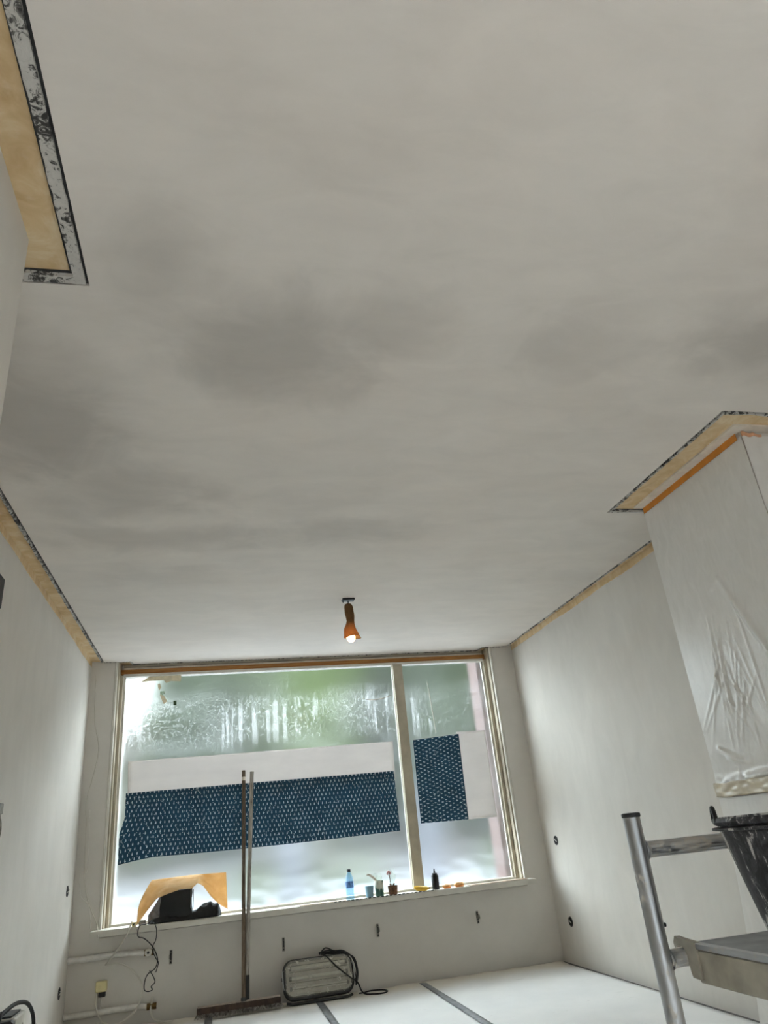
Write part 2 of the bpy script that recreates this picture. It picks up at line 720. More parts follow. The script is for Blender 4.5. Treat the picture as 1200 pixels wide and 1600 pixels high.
def bead_run(pts, w_, side, name, n_per=0.03):
    """a slightly ragged strip along a polyline, lying on the wall side of it"""
    mb = MB()
    P = [Vector((x, y, 0)) for x, y in pts]
    n = len(P)
    mit = []
    for i in range(n):
        d0 = (P[i] - P[i - 1]).normalized() if i > 0 else None
        d1 = (P[i + 1] - P[i]).normalized() if i < n - 1 else None
        n0 = Vector((-d0.y, d0.x, 0)) * side if d0 else None
        n1 = Vector((-d1.y, d1.x, 0)) * side if d1 else None
        if n0 is None:
            m = n1
        elif n1 is None:
            m = n0
        else:
            m = (n0 + n1)
            m = m / max(0.3, m.dot(n0))
        mit.append(m)
    rows = []
    for i in range(n - 1):
        L = (P[i + 1] - P[i]).length
        k = max(2, int(L / n_per))
        for j in range(k + (1 if i == n - 2 else 0)):
            t = j / k
            p = P[i].lerp(P[i + 1], t)
            m = mit[i].lerp(mit[i + 1], t)
            rag = 0.0035 * noise.noise(Vector((p.x * 26, p.y * 26, 3)))
            a = p + m * (0.009 + rag * 0.8)
            b = p + m * (w_ + rag * 1.4)
            dz = 0.002 * noise.noise(Vector((p.x * 17, p.y * 17, 9)))
            rows.append([(a.x, a.y, H + 0.011), (a.x, a.y, H - 0.004 + dz), (b.x, b.y, H - 0.004 - dz), (b.x, b.y, H + 0.011)])
    V = [[mb.bm.verts.new(q) for q in r] for r in rows]
    for A, B_ in zip(V, V[1:]):
        for k in range(4):
            mb.bm.faces.new((A[k], A[(k + 1) % 4], B_[(k + 1) % 4], B_[k]))
    mb.bm.faces.new(V[0])
    mb.bm.faces.new(list(reversed(V[-1])))
    tr_o = mb.build(name, 'bead')
    gb = MB()  # dark backing strip: paints the shadow lines on both sides of the bead
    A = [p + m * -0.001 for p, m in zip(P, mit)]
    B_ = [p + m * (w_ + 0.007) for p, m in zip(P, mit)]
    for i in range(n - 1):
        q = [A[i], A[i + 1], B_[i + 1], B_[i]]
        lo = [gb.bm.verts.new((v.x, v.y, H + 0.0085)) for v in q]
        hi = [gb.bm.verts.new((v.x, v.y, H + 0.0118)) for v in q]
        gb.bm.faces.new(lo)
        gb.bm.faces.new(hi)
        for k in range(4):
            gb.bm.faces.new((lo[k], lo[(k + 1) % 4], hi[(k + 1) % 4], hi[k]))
    gb.build('painted_gap_shade', 'groove_shade', tr_o)
    return tr_o


trims = [
    (edge[0:3], 0.040, 1, 'chipped plaster stop bead around the left wall projection'),
    (edge[2:4], 0.022, 1, 'ragged grey plaster stop bead along the left wall'),
    (edge[3:9], 0.016, 1, 'thin stepped plaster stop bead over the window'),
    (edge[8:10], 0.017, 1, 'plaster stop bead along the right wall'),
    (edge[9:13], 0.021, 1, 'dark edged plaster stop bead around the chimney breast'),
]
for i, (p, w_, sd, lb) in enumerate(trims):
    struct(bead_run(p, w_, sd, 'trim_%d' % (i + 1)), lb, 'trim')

# bare residue of the old moulding left on the upper edge of the side walls
for i, (xw, sg, y0, y1, hgt, lb) in enumerate(((XL, 1, 1.62, YW - 0.002, 0.030, 'ragged tan plaster residue along the top of the left wall'),
                                               (XR, -1, CY1 + 0.004, YW - 0.002, 0.034, 'ragged tan plaster residue along the top of the right wall'))):
    mb = MB()
    n_ = 150
    rows = []
    for k in range(n_ + 1):
        y = y0 + (y1 - y0) * k / n_
        zl = H + 0.012 - hgt - 0.012 + 0.012 * noise.noise(Vector((y * 2.3, i, 1))) + 0.004 * noise.noise(Vector((y * 21, i, 7)))
        rows.append([mb.bm.verts.new(q) for q in ((xw, y, zl), (xw + sg * 0.003, y, zl + 0.002), (xw + sg * 0.004, y, H + 0.0115), (xw, y, H + 0.0115))])
    for A, B_ in zip(rows, rows[1:]):
        for k in range(4):
            mb.bm.faces.new((A[k], A[(k + 1) % 4], B_[(k + 1) % 4], B_[k]))
    mb.bm.faces.new(rows[0])
    mb.bm.faces.new(rows[-1])
    struct(mb.build('trim_%d' % (8 + i), 'tan'), lb, 'trim')

# chimney breast: lime strip on the old ceiling and the tape that holds the sheet
mb = MB()
mb.box(2.292, CBX, CY0 - 0.058, CY1, H + 0.003, H + 0.012)
mb.box(CBX, XR, CY0 - 0.058, CY0, H + 0.003, H + 0.012)
struct(mb.build('trim_6', 'white_strip'), 'white lime strip where old moulding sat above chimney breast', 'trim')

# ------------------------------------------------------------------ front window
win = bpy.data.objects.new('window_1', None)
win.location = (0.85, 6.46, OZ0)
COL.objects.link(win)
struct(win, 'wide white framed window with two panes covered in film', 'window')
GX0, GX1, GZ0, GZ1 = -0.778, 2.462, 0.642, 2.492
MX0, MX1 = 1.578, 1.668
FY0, FY1 = 6.41, 6.50


def part(name, mat, parent, *boxes, bev=0.003):
    mb = MB()
    for b in boxes:
        mb.box(*b)
    if bev:
        mb.bevel(bev, 1)
    return mb.build(name, mat, parent)


part('frame_jamb', 'beige_paint', win, (OX0 + 0.03, GX0 - 0.012, FY0, FY1, OZ0, 2.505))
part('frame_jamb', 'beige_paint', win, (GX1 + 0.012, OX1 - 0.03, FY0, FY1, OZ0, 2.505))
part('mullion', 'beige_paint', win, (MX0, MX1, FY0 - 0.004, FY1, GZ0, 2.497))
part('head_rail', 'white_paint', win, (GX0 - 0.012, GX1 + 0.012, FY0 + 0.004, FY1, GZ1, 2.516))
part('bottom_rail', 'white_paint', win, (GX0 - 0.012, GX1 + 0.012, FY0 + 0.01, FY1, OZ0, GZ0))
part('timber_header', 'brown_wood', win, (OX0 + 0.03, OX1 - 0.03, 6.44, FY1, 2.517, 2.560))
part('packing_strip', 'white_strip', win, (OX0 + 0.05, OX1 - 0.05, 6.452, FY1, 2.562, 2.578), bev=0.002)
part('packing_strip', 'beige_paint', win, (OX0 + 0.05, OX1 - 0.05, 6.458, FY1, 2.584, 2.606), bev=0.002)
part('reveal_lining', 'beige_paint', win, (OX0, OX0 + 0.03, YW + 0.02, FY1, OZ0 + 0.02, 2.611))
part('reveal_lining', 'beige_paint', win, (OX1 - 0.03, OX1, YW + 0.02, FY1, OZ0 + 0.02, 2.611))
part('corner_strip', 'white_paint', win, (OX0 - 0.004, OX0 + 0.018, YW - 0.012, YW + 0.02, OZ0 + 0.02, 2.605), bev=0.004)
part('corner_strip', 'white_paint', win, (OX1 - 0.018, OX1 + 0.004, YW - 0.012, YW + 0.02, OZ0 + 0.02, 2.605), bev=0.004)
for (a, b) in ((GX0, MX0), (MX1, GX1)):
    part('glazing_bead', 'white_paint', win, (a - 0.012, a + 0.006, 6.44, 6.462, GZ0, GZ1), (b - 0.006, b + 0.012, 6.44, 6.462, GZ0, GZ1), bev=0.0)
    part('pane', 'glass', win, (a, b, 6.468, 6.474, GZ0, GZ1), bev=0.0)
# sill board
sill = MB().box(-0.889, 2.575, 6.196, 6.42, 0.584, 0.624).bevel(0.005, 2).build('trim_7', 'white_paint')
struct(sill, 'long white painted window sill board', 'sill')

# ------------------------------------------------------------------ garden doors behind
win2 = bpy.data.objects.new('window_2', None)
win2.location = (0.85, YB - 0.1, 0)
COL.objects.link(win2)
struct(win2, 'wide white framed garden doors with clear panes', 'window')
fr = 0.06
part('frame_jamb', 'white_paint', win2, (BX0, BX0 + fr, YB - 0.14, YB - 0.06, 0, BZ1))
part('frame_jamb', 'white_paint', win2, (BX1 - fr, BX1, YB - 0.14, YB - 0.06, 0, BZ1))
part('head_rail', 'white_paint', win2, (BX0 + fr, BX1 - fr, YB - 0.14, YB - 0.06, BZ1 - fr, BZ1))
part('bottom_rail', 'white_paint', win2, (BX0 + fr, BX1 - fr, YB - 0.14, YB - 0.06, 0, 0.07))
part('mullion', 'white_paint', win2, (0.82, 0.88, YB - 0.14, YB - 0.06, 0.07, BZ1 - fr))
for a, b in ((BX0 + fr, 0.82), (0.88, BX1 - fr)):
    part('pane', 'glass', win2, (a, b, YB - 0.103, YB - 0.097, 0.07, BZ1 - fr), bev=0.0)

# ------------------------------------------------------------------ film and papers on the front window
def film(name, x0, x1, label, holes=()):
    def fn(u, v):
        x = x0 + (x1 - x0) * u
        z = GZ0 + 0.004 + (GZ1 - GZ0 - 0.008) * v
        y = 6.452
        low = max(0.0, 1 - v / 0.16)
        y -= 0.006 * low * (0.5 + noise.noise(Vector((x * 7, z * 16, 1.0))))
        y += 0.0025 * noise.noise(Vector((x * 3, z * 5, 4.0)))
        return (x, y, z)

    def drop(u, v):
        x = x0 + (x1 - x0) * u
        z = GZ0 + (GZ1 - GZ0) * v
        return any((x - hx) ** 2 / (r * r) + (z - hz) ** 2 / (r * r * 0.9) < 1 for hx, hz, r in holes)
    nu = int((x1 - x0) / 0.0125)
    return tag(MB().grid(nu, 148, fn, 0.0, drop).build(name, 'film', org=((x0 + x1) / 2, 6.452, GZ0), recalc=False), label, 'plastic film')


film('masking_film', GX0 + 0.004, MX0 - 0.002, 'milky plastic film on the large window pane, with drops and two holes',
     [(-0.472, 2.352, 0.021), (-0.362, 2.262, 0.017)])
film('masking_film', MX1 + 0.002, GX1 - 0.004, 'milky plastic film on the narrow window pane')


def paper(name, mat, corners, label, y, amp=0.004, cat='paper', nu=60, nv=24, flap=None, group=None, turn=False):
    (bl, br, tr_, tl_) = [Vector((c[0], y, c[1])) for c in corners]
    wd = (br - bl).length
    hg = (tl_ - bl).length

    def fn(u, v):
        p = bl.lerp(br, u).lerp(tl_.lerp(tr_, u), v)
        p.y -= amp * (1 + noise.noise(Vector((p.x * 3.1, p.z * 4.3, y * 10))))
        if flap:
            p = flap(p, u, v)
        return p
    return tag(MB().grid(nu, nv, fn, 0.0006, None, lambda u, v: (v * hg, u * wd) if turn else (u * wd, v * hg)).build(name, mat, org=(bl.x, y, bl.z)), label, cat, group)


def droop(p, u, v):
    # left end hangs loose, the bottom sags and curls away from the film
    k = max(0.0, 1 - u / 0.10) * max(0.0, 1 - v / 0.62)
    p.x -= 0.035 * (k > 0) * min(1, k * 3)
    p.z -= 0.035 * k
    p.z -= 0.012 * math.sin(u * PI) * (1 - v)
    p.y -= 0.014 * k + 0.006 * max(0, math.sin(u * 23)) * (1 - v) * 0.4
    return p


paper('paper_sheet', 'white_paper', [(-0.705, 1.50), (1.512, 1.50), (1.522, 1.815), (-0.718, 1.803)],
      'plain white paper strip above the long blue printed paper', 6.444, 0.003)
paper('wrapping_paper', 'blue_paper', [(-0.715, 1.075), (1.512, 1.085), (1.504, 1.566), (-0.720, 1.558)],
      'long strip of dark blue paper with small white drops', 6.437, 0.004, nu=90, nv=30, flap=droop)
paper('paper_sheet', 'white_paper', [(2.10, 1.120), (2.398, 1.118), (2.400, 1.856), (2.12, 1.858)],
      'plain white upright paper beside the small blue sheet', 6.444, 0.003, nu=20)
paper('wrapping_paper', 'blue_paper', [(1.700, 1.124), (2.131, 1.120), (2.140, 1.838), (1.706, 1.812)],
      'small upright sheet of dark blue paper printed with dashes', 6.437, 0.004, nu=24, nv=30, turn=True)

M['tape_pale'] = plain('pale_masking_tape', rgb(224, 212, 184), 0.6, var=0.1)


def scrap(pts, y, label):
    mb = MB()
    f = [mb.bm.verts.new((x, y + 0.002 * noise.noise(Vector((x * 40, z * 40, 0))), z)) for x, z in pts]
    fc = mb.bm.faces.new(f)
    mb.bm.normal_update()
    bmesh.ops.solidify(mb.bm, geom=[fc], thickness=0.0008)
    return tag(mb.build('tape_scrap', 'tape_pale', org=(pts[0][0], y, pts[0][1])), label, 'tape', 'tape scraps on the film')


scrap([(-0.66, 2.447), (-0.58, 2.492), (-0.315, 2.495), (-0.318, 2.440), (-0.40, 2.446), (-0.44, 2.430), (-0.46, 2.455), (-0.56, 2.455)], 6.443,
      'torn pale tape along the top edge of the large pane')
scrap([(-0.51, 2.425), (-0.49, 2.430), (-0.478, 2.395), (-0.495, 2.372), (-0.505, 2.398)], 6.445, 'small torn tape bit above the film hole')
scrap([(-0.488, 2.335), (-0.455, 2.325), (-0.425, 2.275), (-0.452, 2.252), (-0.470, 2.285)], 6.445, 'small torn tape bit under the upper film hole')


def strip_mark(a, b, w0, y, label):
    P = spline(a, 6)
    mb = MB().tube(P, [w0 * (0.4 + 0.6 * math.sin(PI * i / (len(P) - 1))) for i in range(len(P))], 6)
    return tag(mb.build('film_crease', 'white_paint', org=tuple(P[0])), label, 'crease', 'creases in the film')


strip_mark([(1.28, 6.447, 2.205), (1.36, 6.447, 2.190), (1.46, 6.447, 2.197), (1.55, 6.447, 2.222)], 0, 0.006, 6.45, 'white lying crease high in the large film')
strip_mark([(1.905, 6.447, 2.33), (1.915, 6.447, 2.18), (1.925, 6.447, 2.02), (1.932, 6.447, 1.86)], 0, 0.004, 6.45, 'white upright crease above the small blue sheet')

# ------------------------------------------------------------------ chimney sheets and tape
creases = []
rnd = random.Random(3)
for k in range(26):
    y0 = 2.93 + rnd.uniform(-0.16, 0.14)
    z0 = 1.78 + rnd.uniform(-0.25, 0.14)
    y1 = y0 + rnd.uniform(-0.20, 0.26) + (0.06 if k % 2 else -0.05)
    z1 = rnd.uniform(1.14, 1.38)
    creases.append((y0, z0, y1, z1, rnd.uniform(0.0035, 0.006), rnd.uniform(0.0018, 0.0042)))
creases += [(2.83, 2.03, 2.66, 1.62, 0.014, 0.008), (2.76, 1.90, 2.60, 1.50, 0.012, 0.007), (2.90, 2.0, 2.84, 2.03, 0.010, 0.005),
            (3.17, 1.28, 3.02, 1.22, 0.012, 0.009), (3.12, 1.24, 2.98, 1.20, 0.010, 0.007), (3.02, 1.14, 2.72, 1.16, 0.014, 0.009)]


def seg_d(y, z, c):
    y0, z0, y1, z1 = c[:4]
    dy, dz = y1 - y0, z1 - z0
    L = dy * dy + dz * dz
    t = max(0, min(1, ((y - y0) * dy + (z - z0) * dz) / L))
    return math.hypot(y - y0 - dy * t, z - z0 - dz * t), t


SZ0, SZ1 = 1.075, 2.578


def sheet_fn(u, v):
    y = CY0 - 0.012 + (CY1 + 0.010 - CY0 + 0.012) * u
    z = SZ0 + (SZ1 - SZ0) * v
    h = 0.006
    for c in creases:
        if z < max(c[1], c[3]) + 0.03 and z > min(c[1], c[3]) - 0.03:
            d, t = seg_d(y, z, c)
            if d < c[4] * 3:
                h += c[5] * math.exp(-(d / c[4]) ** 2) * (0.35 + math.sin(PI * min(1, t + 0.15)))
    low = max(0.0, 1 - (z - SZ0) / 0.10)
    h += low * (0.012 + 0.012 * noise.noise(Vector((y * 30, z * 45, 2))))
    return (CBX - h, y, z)


sh = thing('masking_sheet', (CBX, 2.85, SZ0), 'crinkled thin plastic sheet on the chimney breast above its yellowed hem', 'plastic sheet')
MB().grid(110, 200, sheet_fn).build('sheet_face', 'sheet', sh)


def sheet_front(u, v):
    x = CBX - 0.004 + (XR - 0.01 - CBX) * u
    z = SZ0 + (SZ1 - SZ0) * v
    return (x, CY0 - 0.012 - 0.004 * noise.noise(Vector((x * 6, z * 3, 5))) - 0.003, z)


MB().grid(30, 40, sheet_front).build('sheet_return', 'sheet', sh)
M['hem'] = plain('yellowed_hem_tape', rgb(206, 194, 170), 0.3, var=0.12, scale=14, bump=0.5)


def hem(u, v):
    y = CY0 + (CY1 + 0.006 - CY0) * u
    z = 1.070 + 0.062 * v + 0.006 * noise.noise(Vector((y * 9, 0, 1)))
    return (CBX - 0.030 - 0.007 * noise.noise(Vector((y * 18, z * 50, 7))), y, z)


MB().grid(90, 10, hem, 0.0008).build('hem_tape', 'hem', sh)

lower = thing('masking_sheet', (CBX, 2.85, 0.0), 'smooth white plastic sheet hanging below the yellowed hem on chimney breast', 'plastic sheet')


def low_fn(u, v):
    z = 0.02 + 1.046 * v
    fl = (1 - v) ** 1.6
    # wraps round the far corner of the breast, flaring away from it towards the floor
    y = CY0 + (CY1 + 0.008 - CY0 + 0.16 * fl) * u
    x = CBX - 0.014 - 0.006 * math.sin(y * 21 + z * 2) * (0.3 + fl) - 0.004 * noise.noise(Vector((y * 8, z * 4, 3)))
    return (x, y, z)


MB().grid(60, 60, low_fn).build('sheet_face', 'sheet', lower)

tp = MB()
tp.box(CBX - 0.0125, CBX - 0.0115, CY0 + 0.01, CY1, 2.568, 2.603)
tag(tp.build('masking_tape', 'tape_orange', org=(CBX - 0.012, 2.8, 2.568)), 'orange masking tape along the top of the chimney breast', 'tape')
M['tape_pink'] = plain('faded_pink_tape', rgb(214, 160, 124), 0.6, var=0.12, scale=30)


def pink(u, v):
    x = CBX - 0.01 + 0.11 * u
    return (x, CY0 - 0.021 + 0.002 * math.sin(x * 130), 2.572 + 0.026 * v * (1 - 0.5 * u) + 0.004 * math.sin(x * 120))


tag(MB().grid(20, 3, pink, 0.0008).build('masking_tape', 'tape_pink', org=(CBX, CY0 - 0.02, 2.572)), 'short faded pink tape on the narrow side of the chimney breast', 'tape')

# ------------------------------------------------------------------ floor covering
seams = [-1.02, -0.055, 0.722, 1.530, 2.705]
names = ['white fleece cover sheet beside the left wall', 'white fleece cover sheet under the broom',
         'white fleece cover sheet in front of the work lamp', 'white fleece cover sheet along the right wall']
for i in range(4):
    x0, x1 = seams[i] + 0.001, seams[i + 1] - 0.001

    def fl(u, v, x0=x0, x1=x1, i=i):
        x = x0 + (x1 - x0) * u
        ye = 6.275 + 0.025 * noise.noise(Vector((x * 3.1, i, 0))) + 0.012 * noise.noise(Vector((x * 11, i, 5)))
        if i == 3:
            x = x0 + (x1 - x0 + 0.02 * noise.noise(Vector((v * 9, 2, 0)))) * u
        ys = 1.63 if i == 0 else -2.55
        y = ys + (ye - ys) * v
        z = 0.006 + 0.003 * noise.noise(Vector((x * 2.2, y * 1.7, 0)))
        if i in (0, 3) or True:
            z += max(0, (v - 0.985) / 0.015) * 0.006 * (1 + noise.noise(Vector((x * 9, 0, 3))))
        return (x, y, z)
    tag(MB().grid(30, 190, fl, -0.003).build('cover_sheet', 'fleece', org=((x0 + x1) / 2, 0, 0)), names[i], 'cover sheet', 'cover sheets on the floor')
tapes = ['grey tape on the floor seam by the broom bristles', 'grey tape on the floor seam running to the work lamp', 'grey tape on the floor seam that meets the bare wall']
for i in range(3):
    xs = seams[i + 1]
    xe = [0.0, 0.02, 0.0][i]

    def tf(u, v, xs=xs, i=i):
        y = -2.5 + (6.245 + 2.5) * v
        x = xs + (u - 0.5) * 0.052 + 0.006 * noise.noise(Vector((y * 0.8, i, 2)))
        return (x, y, 0.0125 + 0.0010 * noise.noise(Vector((x * 30, y * 4, 1))))
    tag(MB().grid(3, 160, tf, -0.0008).build('floor_tape', 'grey_tape', org=(xs, 0, 0.01)), tapes[i], 'tape', 'tape over the floor seams')

# ------------------------------------------------------------------ room scaffold
PX, PY, PR = 1.259, 2.20, 0.0262
sc = thing('room_scaffold', (PX + 0.36, 1.3, 0), 'splashed aluminium room scaffold with capped tube posts and low deck', 'scaffold')
PX2, PY2 = PX + 0.74, 0.42
for (x, y) in ((PX, PY), (PX2, PY), (PX, PY2), (PX2, PY2)):
    p = MB().tube([(x, y, 0.055), (x, y, 1.034)], PR, 28).build('post', 'alu', sc, True)
    MB().lathe([(PR + 0.0006, 1.030), (PR + 0.0026, 1.032), (PR + 0.0026, 1.041), (PR - 0.004, 1.0435)], (x, y, 0), 28).build('post_cap', 'black_plastic', p, True)
    MB().lathe([(0.036, 0.014), (0.036, 0.03), (PR + 0.003, 0.036), (PR + 0.003, 0.06)], (x, y, 0), 20).build('foot', 'black_plastic', p, True)
for y in (PY, PY2):
    for z in (0.10, 0.375, 0.648, 0.936):
        mb = MB()
        # ribbed rung
        rr, n = 0.0235, 32
        A, B_ = [], []
        for k in range(n):
            a = 2 * PI * k / n
            r_ = rr * (0.955 if k % 4 == 0 else 1.0)
            A.append(mb.bm.verts.new((PX + PR * 0.7, y + r_ * math.cos(a), z + r_ * math.sin(a))))
            B_.append(mb.bm.verts.new((PX2 - PR * 0.7, y + r_ * math.cos(a), z + r_ * math.sin(a))))
        for k in range(n):
            mb.bm.faces.new((A[k], A[(k + 1) % n], B_[(k + 1) % n], B_[k]))
        rung = mb.build('rung', 'alu_splash', sc)
        for (xe, sgn) in ((PX + PR, 1), (PX2 - PR, -1)):
            MB().lathe([(0.030, 0.0), (0.028, 0.004), (0.0245, 0.008)], (xe - 0.004 * sgn, y, z), 24, 'X').build('weld_collar', 'alu', rung, True) if sgn > 0 else None
MB().lathe([(0.006, 0), (0.006, 0.006), (0.003, 0.008)], (PX + PR - 0.001, PY - 0.006, 0.735), 12, 'X').build('plug', 'black_plastic', sc, True)
# deck
DX0, DX1, DY0, DY1 = 1.338, 1.915, 0.47, 2.165
dk = part('deck', 'deck', sc, (DX0, DX1, DY0, DY1, 0.672, 0.687), bev=0.002)
part('side_profile', 'deck_side', dk, (DX0 - 0.006, DX0 + 0.004, DY0, DY1 - 0.02, 0.590, 0.671), bev=0.002)
part('side_profile', 'deck_side', dk, (DX1 - 0.004, DX1 + 0.006, DY0, DY1 - 0.02, 0.590, 0.671), bev=0.002)
part('edge_lip', 'alu', dk, (DX0 - 0.010, DX0 + 0.012, DY0, DY1, 0.674, 0.690), bev=0.002)
part('edge_lip', 'alu', dk, (DX1 - 0.012, DX1 + 0.010, DY0, DY1, 0.674, 0.690), bev=0.002)
for x in (DX0, DX1):
    for (y0, sg) in ((PY, 1), (PY2, -1)):
        # hook plate cupping the rung
        prof = [(-0.075, 0.600), (-0.030, 0.600), (-0.026, 0.626), (-0.026, 0.655), (-0.016, 0.672), (0.0, 0.677), (0.016, 0.675), (0.030, 0.668),
                (0.034, 0.682), (0.022, 0.699), (0.004, 0.697), (-0.075, 0.691)]
        mb = MB()
        lo = [mb.bm.verts.new((x - 0.012, y0 + sg * a, b)) for a, b in prof]
        hi = [mb.bm.verts.new((x + 0.006, y0 + sg * a, b)) for a, b in prof]
        mb.bm.faces.new(lo)
        mb.bm.faces.new(list(reversed(hi)))
        for k in range(len(prof)):
            k2 = (k + 1) % len(prof)
            mb.bm.faces.new((lo[k], lo[k2], hi[k2], hi[k]))
        mb.build('hook', 'deck_side', dk)

# mortar bucket standing on the deck
bk = thing('mortar_bucket', (1.565, 1.895, 0.688), 'black mortar bucket splashed with plaster, standing on the scaffold deck', 'bucket')
c = (1.565, 1.895, 0.0)
MB().lathe([(0.118, 0.691), (0.124, 0.694), (0.186, 0.985), (0.194, 0.987), (0.198, 0.996), (0.194, 1.006), (0.187, 1.006),
            (0.178, 0.985), (0.118, 0.704), (0.02, 0.702)], c, 48).build('shell', 'bucket', bk, True)
MB().lathe([(0.188, 0.972), (0.203, 0.974), (0.203, 0.980), (0.188, 0.982)], c, 48, bot=False, top=False).build('rim_flange', 'bucket', bk, True)
for sg in (-1, 1):
    a0 = R(152) if sg < 0 else R(-28)
    ex, ey = c[0] + 0.190 * math.cos(a0), c[1] + 0.190 * math.sin(a0)
    pth = [(ex + 0.030 * math.sin(a0) * k * -1, ey + 0.030 * math.cos(a0) * k, 0.996 + 0.038 * (1 - k * k)) for k in [-1 + i / 6 for i in range(13)]]
    MB().tube(pth, 0.0065, 10).build('grip_ear', 'black_plastic', bk, True)
M['mortar'] = plain('grey_plaster_mix', rgb(150, 146, 140), 0.7, bump=0.4)
MB().lathe([(0.02, 0.90), (0.10, 0.905), (0.1545, 0.90)], c, 32, bot=True, top=False).build('plaster_mix', 'mortar', bk, True)

# ------------------------------------------------------------------ pendant bulb wrapped in paper
pl = thing('pendant_bulb', (0.893, 4.75, H), 'bare glowing bulb with its fitting wrapped in brown paper, hanging from ceiling', 'lamp')
part('ceiling_plate', 'black_plastic', pl, (0.850, 0.938, 4.722, 4.778, 2.586, 2.599), bev=0.003)
MB().tube([(0.860, 4.745, 2.588), (0.853, 4.735, 2.575), (0.856, 4.735, 2.567)], 0.003, 8).build('plate_clip', 'black_plastic', pl, True)
MB().tube([(0.893, 4.75, 2.588), (0.893, 4.75, 2.40)], 0.004, 8).build('cord', 'black_plastic', pl, True)


def mat_kraft():
    t = NT('brown_wrapping_paper')
    a = t.noise(t.pos(), 24, 4, 0.6, 0.6)
    col = t.ramp(a, [(0.3, rgb(112, 84, 56)), (0.7, rgb(150, 114, 76))])
    t.base(col)
    t.set(0.7, spec=0.2)
    tl = t.new('BsdfTranslucent')
    t.link(t.mix(0.4, col, (0.8, 0.46, 0.22, 1)), tl.inputs[0])
    mx = t.new('MixShader')
    mx.inputs[0].default_value = 0.45
    t.link(t.p.outputs[0], mx.inputs[1])
    t.link(tl.outputs[0], mx.inputs[2])
    t.link(mx.outputs[0], t.o.inputs[0])
    return t.m


M['kraft'] = mat_kraft()
prof = [(0.0, 0.022, 0.0), (0.06, 0.028, 0.0), (0.30, 0.031, 0.002), (0.50, 0.025, 0.004), (0.62, 0.029, 0.0), (0.75, 0.040, -0.002), (0.88, 0.047, 0.006), (1.0, 0.053, 0.012)]


def wrap(u, v):
    for (t0, r0, o0), (t1, r1, o1) in zip(prof, prof[1:]):
        if v <= t1 + 1e-6:
            k = (v - t0) / (t1 - t0)
            r_, o_ = r0 + (r1 - r0) * k, o0 + (o1 - o0) * k
            break
    a = 2 * PI * u * 1.08
    flare = 1 + (0.30 * v * v * max(0, math.cos(a - 0.4)) ** 3)
    r_ *= flare * (1 + 0.10 * math.sin(3 * a + 5 * v) + 0.08 * noise.noise(Vector((math.cos(a) * 2, math.sin(a) * 2, v * 6))))
    return (0.893 + o_ + r_ * math.cos(a), 4.75 + r_ * math.sin(a) * 0.8, 2.560 - 0.240 * v - 0.004 * v * math.sin(a * 2 + 1))


MB().grid(44, 26, wrap, 0.0008).build('paper_wrap', 'kraft', pl)


def mat_bulb():
    t = NT('glowing_bulb_glass')
    e = t.new('Emission')
    e.inputs[0].default_value = (1.0, 0.78, 0.50, 1)
    e.inputs[1].default_value = 6.0
    t.link(e.outputs[0], t.o.inputs[0])
    return t.m


M['bulb'] = mat_bulb()
MB().lathe([(0.010, 2.395), (0.013, 2.375), (0.022, 2.348), (0.029, 2.322), (0.0265, 2.303), (0.016, 2.2905), (0.004, 2.287)], (0.895, 4.75, 0), 24).build('bulb', 'bulb', pl, True)

# ------------------------------------------------------------------ broom, loose handle
br = thing('push_broom', (0.16, 6.13, 0.012), 'push broom with dark wooden handle leaning on the window sill', 'broom')


def pole_pt(x0, x1, z):
    k = (z - 0.08) / 1.58
    return (x0 + (x1 - x0) * k, 6.095 + 0.262 * k, z)


MB().tube([pole_pt(0.186, 0.210, 0.072), pole_pt(0.186, 0.210, 1.655)], 0.0150, 14).build('handle', 'broom_wood', br, True)
hb = MB().tube([pole_pt(0.186, 0.210, 1.575), pole_pt(0.186, 0.210, 1.603)], 0.0157, 14).build('handle_sticker', 'white_strip', br, True)
MB().tube([pole_pt(0.186, 0.210, 0.07), pole_pt(0.186, 0.210, 0.11)], 0.019, 12).build('socket', 'dark_grey', br, True)
mb = MB().box(-0.135, 0.446, 6.07, 6.135, 0.050, 0.088)
mb.bevel(0.005, 2)
blk = mb.build('brush_block', 'brush_block', br)
M['dust'] = plain('plaster_dust_crust', rgb(176, 162, 150), 0.9, var=0.2, scale=40, bump=0.5)
MB().box(-0.130, 0.441, 6.074, 6.132, 0.0875, 0.0905).bevel(0.001, 1).build('dust_crust', 'dust', blk)


def mat_bristle():
    t = NT('dusty_bristle')
    a = t.noise(t.pos(), 60, 3)
    t.base(t.ramp(a, [(0.38, rgb(58, 50, 46)), (0.55, rgb(120, 114, 108)), (0.75, rgb(188, 184, 178))]))
    t.set(0.9, spec=0.15)
    return t.m


M['bristle'] = mat_bristle()
mb = MB()
rnd = random.Random(5)
for k in range(1500):
    x = rnd.uniform(-0.130, 0.441)
    y = rnd.uniform(6.074, 6.131)
    sx = 0.030 * ((x - 0.156) / 0.30) ** 3 + rnd.uniform(-0.006, 0.006)
    sy = min(0.0, y - 6.10) * 0.6 + rnd.uniform(-0.004, 0.002)
    w_ = 0.0016
    a = [mb.bm.verts.new((x + dx * w_, y + dy * w_, 0.052)) for dx, dy in ((-1, -1), (1, -1), (0, 1))]
    e = mb.bm.verts.new((x + sx, y + sy, 0.016 + rnd.uniform(0, 0.006)))
    for i in range(3):
        mb.bm.faces.new((a[i], a[(i + 1) % 3], e))
bs = mb.build('bristles', 'bristle', br)
bs['kind'] = 'stuff'

lp = thing('loose_handle', (0.205, 6.11, 0.012), 'grey splashed wooden pole with black foot sleeve, beside the broom handle', 'pole')


